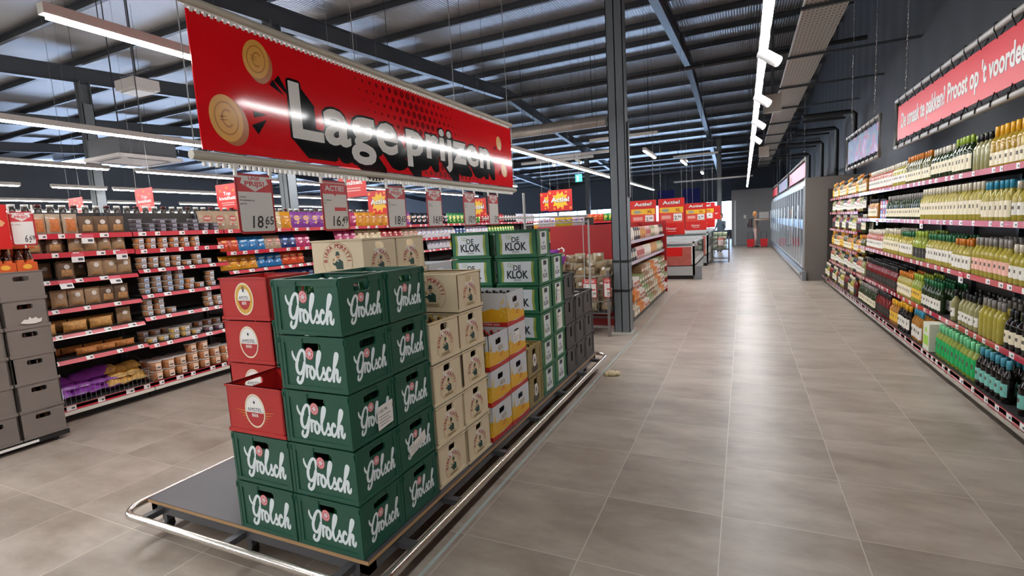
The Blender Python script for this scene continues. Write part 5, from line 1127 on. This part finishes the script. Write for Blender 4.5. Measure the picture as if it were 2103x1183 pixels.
def meal(name, c, c2, r=.085):   # shrink wrapped meal tray, upright
    m = MB().lathe([(r*.9, 0), (r, .01), (r, .05), (r*.8, .055)], M('meal_'+c, c, .3, noise=.2, nscale=30), 12, sy=.85); F = FRONT(0, 0, 0)
    q = MB().poly(Fr((0, 0, .056), X_, Y_), [(-r*.4, -r*.6), (r*.4, -r*.6), (r*.4, r*.6), (-r*.4, r*.6)], 0, M('meal_'+c2, c2, .5)); return Kit(name, m, [('sleeve', q)])
MK = [meal('meal_tray', '#d9cfc0', '#e8e4dc'), meal('meal_tray', '#2a2522', '#e0d6c4'), meal('meal_tray', '#b87a48', '#d89a3c'), meal('meal_tray', '#cfa7a0', '#a8242a'), meal('meal_tray', '#8f9a6a', '#e8e2c8')]
dn = ['white', 'black', 'orange', 'pink', 'green']
for si, (z, sn) in enumerate(((1.262, 'upper shelf'), (.932, 'lower shelf'))):
    for j in range(21):
        k = (j//3+si*2) % 5 if si == 0 else (j//4*2+1) % 5
        for t_ in range(1): MK[k].put((-1.66, 7.76+.175*j, z+.106), '%s meal tray standing upright on the %s of the red gondola' % (dn[k], sn), 'tray', '%s trays, gondola %s' % (dn[k], sn), rx=0, ry=pi/2-.1, rz=0, scale=1.22)
bxs = [('#b9ad98', '#e6e0d0'), ('#c9772e', '#e0a060'), ('#d6d2ca', '#b84a3c'), ('#7d8a5a', '#e0dcc8'), ('#8f6a4a', '#e6dccc')]
for j in range(16):
    for l_ in range(6 if j > 3 else 5):
        c, c2 = bxs[(j//2+l_//2) % 5]; x = -1.60-.05*(l_ % 2)
        pk = MB().bbox(-.10, .09, -.105, .105, 0, .115, M('pk_'+c, c, .4, noise=.2, nscale=20), .012); oo = pk.build('food_pack', None, (x, 7.75+.228*j, .112+.117*l_)); tag(oo, 'square food pack in the %s layer at the foot of the red gondola' % ordw(l_), 'pack', 'food packs, %s layer' % ordw(l_))
        MB().fbox(SIDE(.0905, 0, .02), -.08, .08, 0, .04, -.001, .001, M('pk_'+c2, c2, .5)).build('label', oo)
# tall shelving behind with colourful packs
def far_gondola(x0, x1, y, top, label, cols, rows=3):
    o = empty('far_shelving', ((x0+x1)/2, y, 0)); tag(o, label, 'shelving'); w = (x1-x0)/2
    MB().box(-w, w, .1, .14, 0, top-.12, M('back_panel')).build('back_panel', o)
    for r in range(rows):
        z = top-.28-.30*r; s_ = MB().box(-w, w, -.3, .1, z-.02, z, shelfm).build('shelf', o); MB().box(-w, w, -.306, -.3, z-.04, z+.005, plip if r else lip_red).build('price_rail', s_)
        n = int(2*w/.13)
        for j in range(n):
            kb = B[cols[(j//3+r) % len(cols)]]; kb.put(((x0+x1)/2-w+.07+.13*j, y-.22, z+.001), 'colourful snack bag on the %s shelf of the %s' % (ordw(r), label[:24].rsplit(' ', 1)[0]), 'bag', 'bags on %s, row %d' % (label[:20], r+1), scale=.85)
far_gondola(-4.1, -2.95, 10.6, 1.83, 'red lipped snack display beyond the green crates', ['c_white', 'c_lemon', 'c_white', 'c_yellow'], 2)
far_gondola(-4.4, -2.35, 12.9, 1.90, 'long shelving with reddish packs behind the red gondola', ['c_red', 'c_beige', 'c_orange', 'c_green', 'c_pink'], 3)
far_gondola(-8.6, -4.8, 16.5, 1.75, 'distant shelving with orange packs near the windows', ['c_orange', 'c_gold', 'c_white', 'c_yellow'], 3)
# wire bin full of bread bags
bxc, byc, bw, bd = -2.12, 7.13, .43, .36
o = empty('wire_bin', (bxc, byc, 0)); tag(o, 'grey wire bin on legs heaped with packages in front of the red panel', 'bin'); q = MB()
for yy in (-bd, bd):
    for i in range(13): q.tube([(-bw+i*bw/6, yy, .32), (-bw+i*bw/6, yy, .84)], .0035, wire, 4)
for xx in (-bw, bw):
    for i in range(10): q.tube([(xx, -bd+i*.08, .32), (xx, -bd+i*.08, .84)], .0035, wire, 4)
for z in (.32, .49, .66, .84): q.tube([(-bw, -bd, z), (bw, -bd, z), (bw, bd, z), (-bw, bd, z)], .006, wire, 5, closed=True)
q.build('wire_basket', o); MB().box(-bw, bw, -bd, bd, .315, .325, M('plinth_grey')).build('floor_plate', o)
for xx in (-bw, bw):
    for yy in (-bd, bd): MB().box(xx-.016, xx+.016, yy-.016, yy+.016, 0, .92, M('bin_leg', '#77706c', .4, .4)).build('leg', o)
for yy in (-bd, bd): MB().box(-bw, bw, yy-.01, yy+.01, .12, .15, M('bin_leg')).build('stretcher', o)
bread = [bagkit('bread_bag', .17, .12, .09, M('bread_film', '#94836c', .2, noise=.3, nscale=30), nuts('bread_in', '#9a8260'), False, 31), bagkit('bread_bag', .15, .13, .10, M('bread_film2', '#a3977f', .2, noise=.25, nscale=25), nuts('bread_in2', '#8a6f4c'), True, 32)]
R = random.Random(5)
for i in range(110):
    l_ = i//15; u_, v_ = -.35+.175*(i % 5)+R.uniform(-.03, .03), -.24+.24*(i//5 % 3)+R.uniform(-.03, .03); k_ = 1-.06*max(0, l_-4)
    bread[i % 2].put((bxc+u_*k_, byc+v_*k_, .335+.098*l_+R.uniform(0, .02)), 'brownish see through bread bag heaped in the wire bin', 'bag', 'bread bags in the wire bin', rz=R.uniform(-.6, .6), rx=R.uniform(-.7, .3))
for i in range(7): B['purple'].put((-2.56+.07*(i % 4), 6.74+.09*(i//4), .90+.05*(i % 3)+.08*(i//4)), 'purple foil bag on top of the bread bags in the wire bin', 'bag', 'purple bags on the wire bin', rz=.7*i, rx=-.5)
hk = MB().tube([(0, 0, 0), (.03, 0, .10), (.07, 0, .17), (.12, 0, .19), (.15, 0, .16), (.14, 0, .13)], .013, white_m, 8); tag(hk.build('white_hook', None, (-2.48, 6.85, 1.06)), 'white plastic hook sticking up from the purple bags', 'hook')
price_card(0, .20, .27, 0, 'ACTIE!', '1,99', ['brood', ''], 'red and white price card on the front of the wire bin', F=Fr((-1.945, 6.755, .54), X_, Z_), tag_=False)
price_card(0, .10, .27, 0, 'ACTIE!', '1,99', ['', ''], 'second price card at the right end of the wire bin', F=Fr((-1.70, 6.75, .55), X_, Z_), tag_=False)
# freezers
fz = M('freezer_white', '#c3c9c9', .35); fzd = M('freezer_grey', '#a4aaa9', .4); fgl = M('freezer_glass', '#e6f0f0', .02, 0, .95)
def freezer(x0, x1, y0, y1, h, label, red=False):
    xc, yc = (x0+x1)/2, (y0+y1)/2; w, d = (x1-x0)/2, (y1-y0)/2; o = empty('chest_freezer', (xc, yc, 0)); tag(o, label, 'freezer', 'island freezers')
    MB().box(-w+.04, w-.04, -d+.04, d-.04, 0, .10, M('plinth_black')).build('plinth', o)
    MB().box(-w, w, -d, d, .10, .34, fzd).box(-w, w, -d, -d+.04, .34, h-.12, fz).box(-w, w, d-.04, d, .34, h-.12, fz).box(-w, -w+.04, -d, d, .34, h*.6, fz).box(w-.04, w, -d, d, .34, h*.55, fz).box(-w, w, -d, d, .34, .38, fz).build('tub', o)
    for s_ in (-1, 1): MB().box(s_*w-.008, s_*w+.008, -d+.05, d-.05, h*.55, h-.06, fgl).build('side_glass', o)
    for xx in (-w, w-.05):
        for yy in (-d, d-.05): MB().box(xx, xx+.05, yy, yy+.05, .10, h, fz).build('corner_post', o)
    MB().box(-w, w, -d, -d+.05, h-.05, h, fz).box(-w, w, d-.05, d, h-.05, h, fz).box(-w, -w+.05, -d, d, h-.05, h, fz).box(w-.05, w, -d, d, h-.05, h, fz).build('top_rim', o)
    n = max(2, int(2*d/1.0))
    for i in range(n):
        a = -d+.06+i*(2*d-.12)/n; lid = MB().box(-w+.05, w-.05, a, a+.03, h-.01, h+.03, fz).box(-w+.05, w-.05, a+(2*d-.12)/n-.04, a+(2*d-.12)/n-.01, h-.01, h+.03, fz).build('lid_frame', o); MB().box(-w+.05, w-.05, a+.03, a+(2*d-.12)/n-.04, h+.005, h+.012, fgl).build('lid_glass', lid)
    F = FRONT(0, -d-.001, 0); q = MB(); q.rect(F, -w+.1, w-.08, .36, h-.14, 0, M('freezer_photo', '#a85a50', .45, noise=.35, nscale=9)); q.rect(F, -w+.1, w-.3, h*.62, h-.14, .001, M('sign_red')); q.build('front_print', o)
    for i in range(8): tag(MB().bbox(-.13, .13, -.16, .16, 0, .12, M('frozen_%d' % (i % 3), ('#b33a34', '#c9cdd0', '#3a6a9a')[i % 3], .5), .01).build('frozen_pack', None, (xc-w+.25+(2*w-.5)*(i % 3)/2, yc-d+.4+(2*d-.8)*(i//3)/2, .381)), 'frozen pack lying in the %s' % label.split(' with')[0], 'box', 'frozen packs')
    return o
freezer(-2.55, -1.15, 13.75, 16.9, .98, 'nearest island freezer with glass lids and red front print')
freezer(-2.65, -1.05, 17.6, 22.0, 1.12, 'second island freezer with glass lids farther along')
freezer(-4.6, -3.1, 17.2, 22.0, 1.0, 'island freezer with glass lids in the row behind')
tag(MB().box(-1.14, -.98, 13.72, 13.86, 0, .34, kickm).build('corner_guard'), 'steel corner guard at the near freezer foot', 'guard')
# cart with green packs further on
o = empty('roll_cart', (-.75, 19.2, 0)); tag(o, 'wire cart heaped with pale green packs at the aisle edge', 'cart'); q = MB()
for i in range(9): q.tube([(-.28+i*.07, -.36, .45), (-.28+i*.07, -.36, .85)], .004, wire, 4).tube([(.28, -.36+i*.09, .45), (.28, -.36+i*.09, .85)], .004, wire, 4)
for z in (.45, .65, .85): q.tube([(-.28, -.36, z), (.28, -.36, z), (.28, .36, z), (-.28, .36, z)], .006, wire, 5, closed=True)
q.build('wire_basket', o)
for xx in (-.28, .28):
    for yy in (-.36, .36): MB().box(xx-.015, xx+.015, yy-.015, yy+.015, .0, .9, M('bin_leg')).build('leg', o)
MB().box(-.28, .28, -.36, .36, .43, .44, M('plinth_grey')).box(-.28, .28, -.36, .36, .12, .14, M('bin_leg')).build('shelf', o)
gp = bagkit('green_pack', .15, .14, .12, M('pack_palegreen', '#a9b39a', .3, noise=.3, nscale=20), None, False, 41)
for i in range(24): gp.put((-.90+.15*(i % 3)+R.uniform(-.01, .01), 19.0+.2*(i//3 % 2)+R.uniform(-.02, .02)-.06, .46+.15*(i//6)), 'pale green pack heaped in the wire cart', 'bag', 'packs in the wire cart', rz=pi/2*(i % 2)+R.uniform(-.2, .2))
price_card(0, .2, .28, 0, 'ACTIE!', '1,49', ['', ''], 'small white and pink card on the wire cart', F=Fr((-.72, 18.8, .58), X_, Z_), tag_=False)

# ================================================================== PEOPLE
def person(name, loc, rz, joints, edges, label, mats, clothes, sub=2):
    """skin-modifier body: joints {name: (pos, radius)}; one continuous mesh"""
    names = list(joints); me = bpy.data.meshes.new('body'); me.from_pydata([joints[n][0] for n in names], [(names.index(a), names.index(b)) for a, b in edges], [])
    tmp = bpy.data.objects.new('tmp', me); COL.objects.link(tmp); md = tmp.modifiers.new('s', 'SKIN'); ss = tmp.modifiers.new('u', 'SUBSURF'); ss.levels = sub; ss.render_levels = sub
    lay = me.skin_vertices[0] if me.skin_vertices else None
    if lay is None:
        bpy.context.view_layer.objects.active = tmp; tmp.select_set(True); bpy.context.view_layer.update(); lay = me.skin_vertices[0]
    for i, n in enumerate(names):
        r = joints[n][1]; lay.data[i].radius = r if isinstance(r, tuple) else (r, r); lay.data[i].use_root = (n == 'pelvis')
    dg = bpy.context.evaluated_depsgraph_get(); dg.update(); ev = tmp.evaluated_get(dg); bm = bpy.data.meshes.new_from_object(ev); bpy.data.objects.remove(tmp)
    bm.name = 'body'
    for m in mats: bm.materials.append(m)
    for p in bm.polygons: p.use_smooth = True; p.material_index = clothes(p.center)
    o = bpy.data.objects.new(name, bm); COL.objects.link(o); o.location = loc; o.rotation_euler = (0, 0, rz); tag(o, label, 'person'); return o
skinm = M('skin', '#b98468', .5); hair = M('hair_sandy', '#c08850', .7); shirt = M('shirt_dusty', '#8d7a6c', .7); pants = M('trousers_pale', '#c9aaa6', .7); shoe = M('shoe_dark', '#2c2a2c', .6); packm = M('backpack_dark', '#3c2f30', .6)
# faces +X (reaching right towards the coolers)
J = {'pelvis': ((0, 0, .92), (.125, .15)), 'waist': ((0, 0, 1.05), (.10, .135)), 'chest': ((0, 0, 1.27), (.115, .165)), 'neck0': ((0.01, 0, 1.40), (.06, .07)), 'neck': ((.015, 0, 1.47), .05), 'head0': ((.03, 0, 1.54), (.075, .068)), 'head1': ((.03, 0, 1.62), (.09, .075)), 'head2': ((.02, 0, 1.69), (.06, .055)),
     'shR': ((0, -.17, 1.35), .055), 'elR': ((.24, -.20, 1.30), .042), 'wrR': ((.47, -.20, 1.34), .028), 'paR': ((.54, -.20, 1.345), (.018, .035)),
     'shL': ((0, .17, 1.35), .055), 'elL': ((.02, .24, 1.09), .042), 'wrL': ((.14, .20, .90), .028), 'paL': ((.17, .19, .83), (.018, .035)),
     'hiR': ((0, -.09, .86), .088), 'knR': ((.03, -.10, .48), .06), 'anR': ((-.02, -.10, .09), .038), 'toR': ((.13, -.11, .035), (.03, .04)),
     'hiL': ((0, .09, .86), .088), 'knL': ((.06, .10, .48), .06), 'anL': ((.06, .10, .09), .038), 'toL': ((.20, .11, .035), (.03, .04))}
Ed = [('pelvis', 'waist'), ('waist', 'chest'), ('chest', 'neck0'), ('neck0', 'neck'), ('neck', 'head0'), ('head0', 'head1'), ('head1', 'head2'), ('chest', 'shR'), ('shR', 'elR'), ('elR', 'wrR'), ('wrR', 'paR'), ('chest', 'shL'), ('shL', 'elL'), ('elL', 'wrL'), ('wrL', 'paL'),
      ('pelvis', 'hiR'), ('hiR', 'knR'), ('knR', 'anR'), ('anR', 'toR'), ('pelvis', 'hiL'), ('hiL', 'knL'), ('knL', 'anL'), ('anL', 'toL')]
for s_, pr in ((-1, 'R'), (1, 'L')):
    bx_ = Vector(J['pa'+pr][0]); dirv = (bx_-Vector(J['wr'+pr][0])).normalized(); sd = Vector((0, 1, 0)) if pr == 'R' else Vector((.4, .9, 0)).normalized()
    for k, (off, ln) in enumerate(((-.028, .055), (-.010, .066), (.009, .062), (.027, .048))):
        a = bx_+sd*off; J['f%s%da' % (pr, k)] = (tuple(a+dirv*.02), .009); J['f%s%db' % (pr, k)] = (tuple(a+dirv*(.02+ln*.5)), .0085); J['f%s%dc' % (pr, k)] = (tuple(a+dirv*(.02+ln)+Vector((0, 0, -.01))), .007)
        Ed += [('pa'+pr, 'f%s%da' % (pr, k)), ('f%s%da' % (pr, k), 'f%s%db' % (pr, k)), ('f%s%db' % (pr, k), 'f%s%dc' % (pr, k))]
    t0 = bx_-dirv*.03+sd*-.03; J['t%sa' % pr] = (tuple(t0+dirv*.02-sd*.015), .010); J['t%sb' % pr] = (tuple(t0+dirv*.05-sd*.025), .008); Ed += [('pa'+pr, 't%sa' % pr), ('t%sa' % pr, 't%sb' % pr)]
def cloth1(c):
    if c.z > 1.44: return 0
    if c.z > .92: return 0 if (c.x > .40 or (c.z < .93 and c.x > .1)) else 1
    if c.z > .10: return 0 if c.x > .115 and c.z > .75 else 2
    return 3
pz = .0
pn = person('person', (.50, 27.2, pz), 0, J, Ed, 'shopper with a dark backpack reaching one arm towards the coolers at the aisle end', [skinm, shirt, pants, shoe], cloth1)
def face(o, hairm, hz=1.615, long=.0):
    h_ = MB().lathe([(.0, .125), (.04, .118), (.075, .08), (.088, .03), (.086, -.03)], hairm, 14, c=(-.014, 0, hz+.012)); h_.lathe([(.06, -.10), (.075, -.04), (.07, .03)], hairm, 12, c=(-.03, 0, hz-.01)); h_.build('hair', o)
    MB().lathe([(.0, .012), (.008, .009), (.011, 0), (.008, -.009), (.0, -.012)], M('eye_white', '#e8e4de', .3), 8, c=(.102, -.03, 1.605)).lathe([(.0, .012), (.008, .009), (.011, 0), (.008, -.009), (.0, -.012)], M('eye_white'), 8, c=(.102, .03, 1.605)).build('eyes', o)
    MB().tube([(.112, 0, 1.60), (.128, 0, 1.575), (.112, 0, 1.568)], [.007, .012, .008], skinm, 8).build('nose', o)
    MB().tube([(.100, -.022, 1.543), (.108, 0, 1.541), (.100, .022, 1.543)], .004, M('lips', '#8c4a44', .5), 6).build('mouth', o)
    for s_ in (-1, 1): MB().lathe([(.0, .03), (.012, .02), (.014, 0), (.010, -.02), (0, -.028)], skinm, 8, c=(.02, s_*.078, 1.59), sy=.5).build('ear', o)
face(pn, hair)
bp_ = MB().bbox(-.30, -.12, -.15, .15, .98, 1.40, packm, .05); bp_.bbox(-.34, -.30, -.10, .10, 1.0, 1.2, packm, .02)
for s_ in (-1, 1): bp_.tube([(-.13, s_*.09, 1.38), (.02, s_*.10, 1.43), (.12, s_*.10, 1.30), (.10, s_*.12, 1.12), (-.12, s_*.12, 1.02)], .014, packm, 6)
tag(bp_.build('backpack', None, (.50, 27.2, 0)), 'dark backpack worn by the shopper at the aisle end', 'backpack')
rb = M('basket_red', '#c01c24', .4)
for i, (x, yy) in enumerate(((.30, 27.05), (.88, 27.05))):
    q = MB(); fr = [(.16, .13, .05), (.20, .17, .42)]
    q.add([(-.13, -.10, .05), (.13, -.10, .05), (.13, .10, .05), (-.13, .10, .05), (-.17, -.14, .42), (.17, -.14, .42), (.17, .14, .42), (-.17, .14, .42), (-.15, -.12, .42), (.15, -.12, .42), (.15, .12, .42), (-.15, .12, .42), (-.12, -.09, .06), (.12, -.09, .06), (.12, .09, .06), (-.12, .09, .06)],
          [(3, 2, 1, 0), (0, 1, 5, 4), (1, 2, 6, 5), (2, 3, 7, 6), (3, 0, 4, 7), (4, 5, 9, 8), (5, 6, 10, 9), (6, 7, 11, 10), (7, 4, 8, 11), (8, 9, 13, 12), (9, 10, 14, 13), (10, 11, 15, 14), (11, 8, 12, 15), (12, 13, 14, 15)], rb)
    o = q.build('shopping_basket', None, (x, yy, 0)); tag(o, 'red shopping basket on the floor %s of the shopper' % ('left' if i == 0 else 'right'), 'basket', 'red baskets')
    MB().tube([(-.12, .13, .42), (-.12, .17, .75), (.12, .17, .75), (.12, .13, .42)], .01, black_m, 6).build('handle', o)
    for a in (-.1, .1): MB().tube([(a-.01, 0, .026), (a+.01, 0, .026)], .025, black_m, 10).build('wheel', o)
J2 = dict(J); J2['elR'] = ((.05, -.23, 1.08), .042); J2['wrR'] = ((.20, -.20, .98), .028); J2['paR'] = ((.27, -.19, .97), (.018, .035))
for k in list(J2):
    if k.startswith('fR') or k.startswith('tR'): p, r = J2[k]; J2[k] = ((p[0]-.27, p[1]+.01, p[2]-.375), r)
jm = M('jacket_blue_grey', '#56646e', .7); dkp = M('trousers_dark', '#23242a', .7)
pn2 = person('person', (-.93, 24.6, 0), -2.2, J2, Ed, 'partly hidden shopper in a blue grey top beside the freezers near the windows', [skinm, jm, dkp, shoe], lambda c: 0 if c.z > 1.44 or (c.x > .17 and .9 < c.z < 1.0) else 1 if c.z > .92 else 2 if c.z > .1 else 3)
face(pn2, M('hair_dark', '#3a2e28', .7))
# blue columns banners near the front windows
for i, (x, yy) in enumerate(((-4.4, 33.0), (-2.9, 33.0), (-12.0, 33.0))):
    tag(MB().box(-.5, .5, -.02, .02, 0, .9, M('banner_blue', '#1c2a86', .5)).tube([(0, 0, .9), (0, 0, roof_z(yy)-2.55)], .006, M('wire'), 4).build('blue_banner', None, (x, yy, 2.5)), 'small blue banner hanging near the far windows, %s of three' % ordw(i), 'banner', 'blue banners')
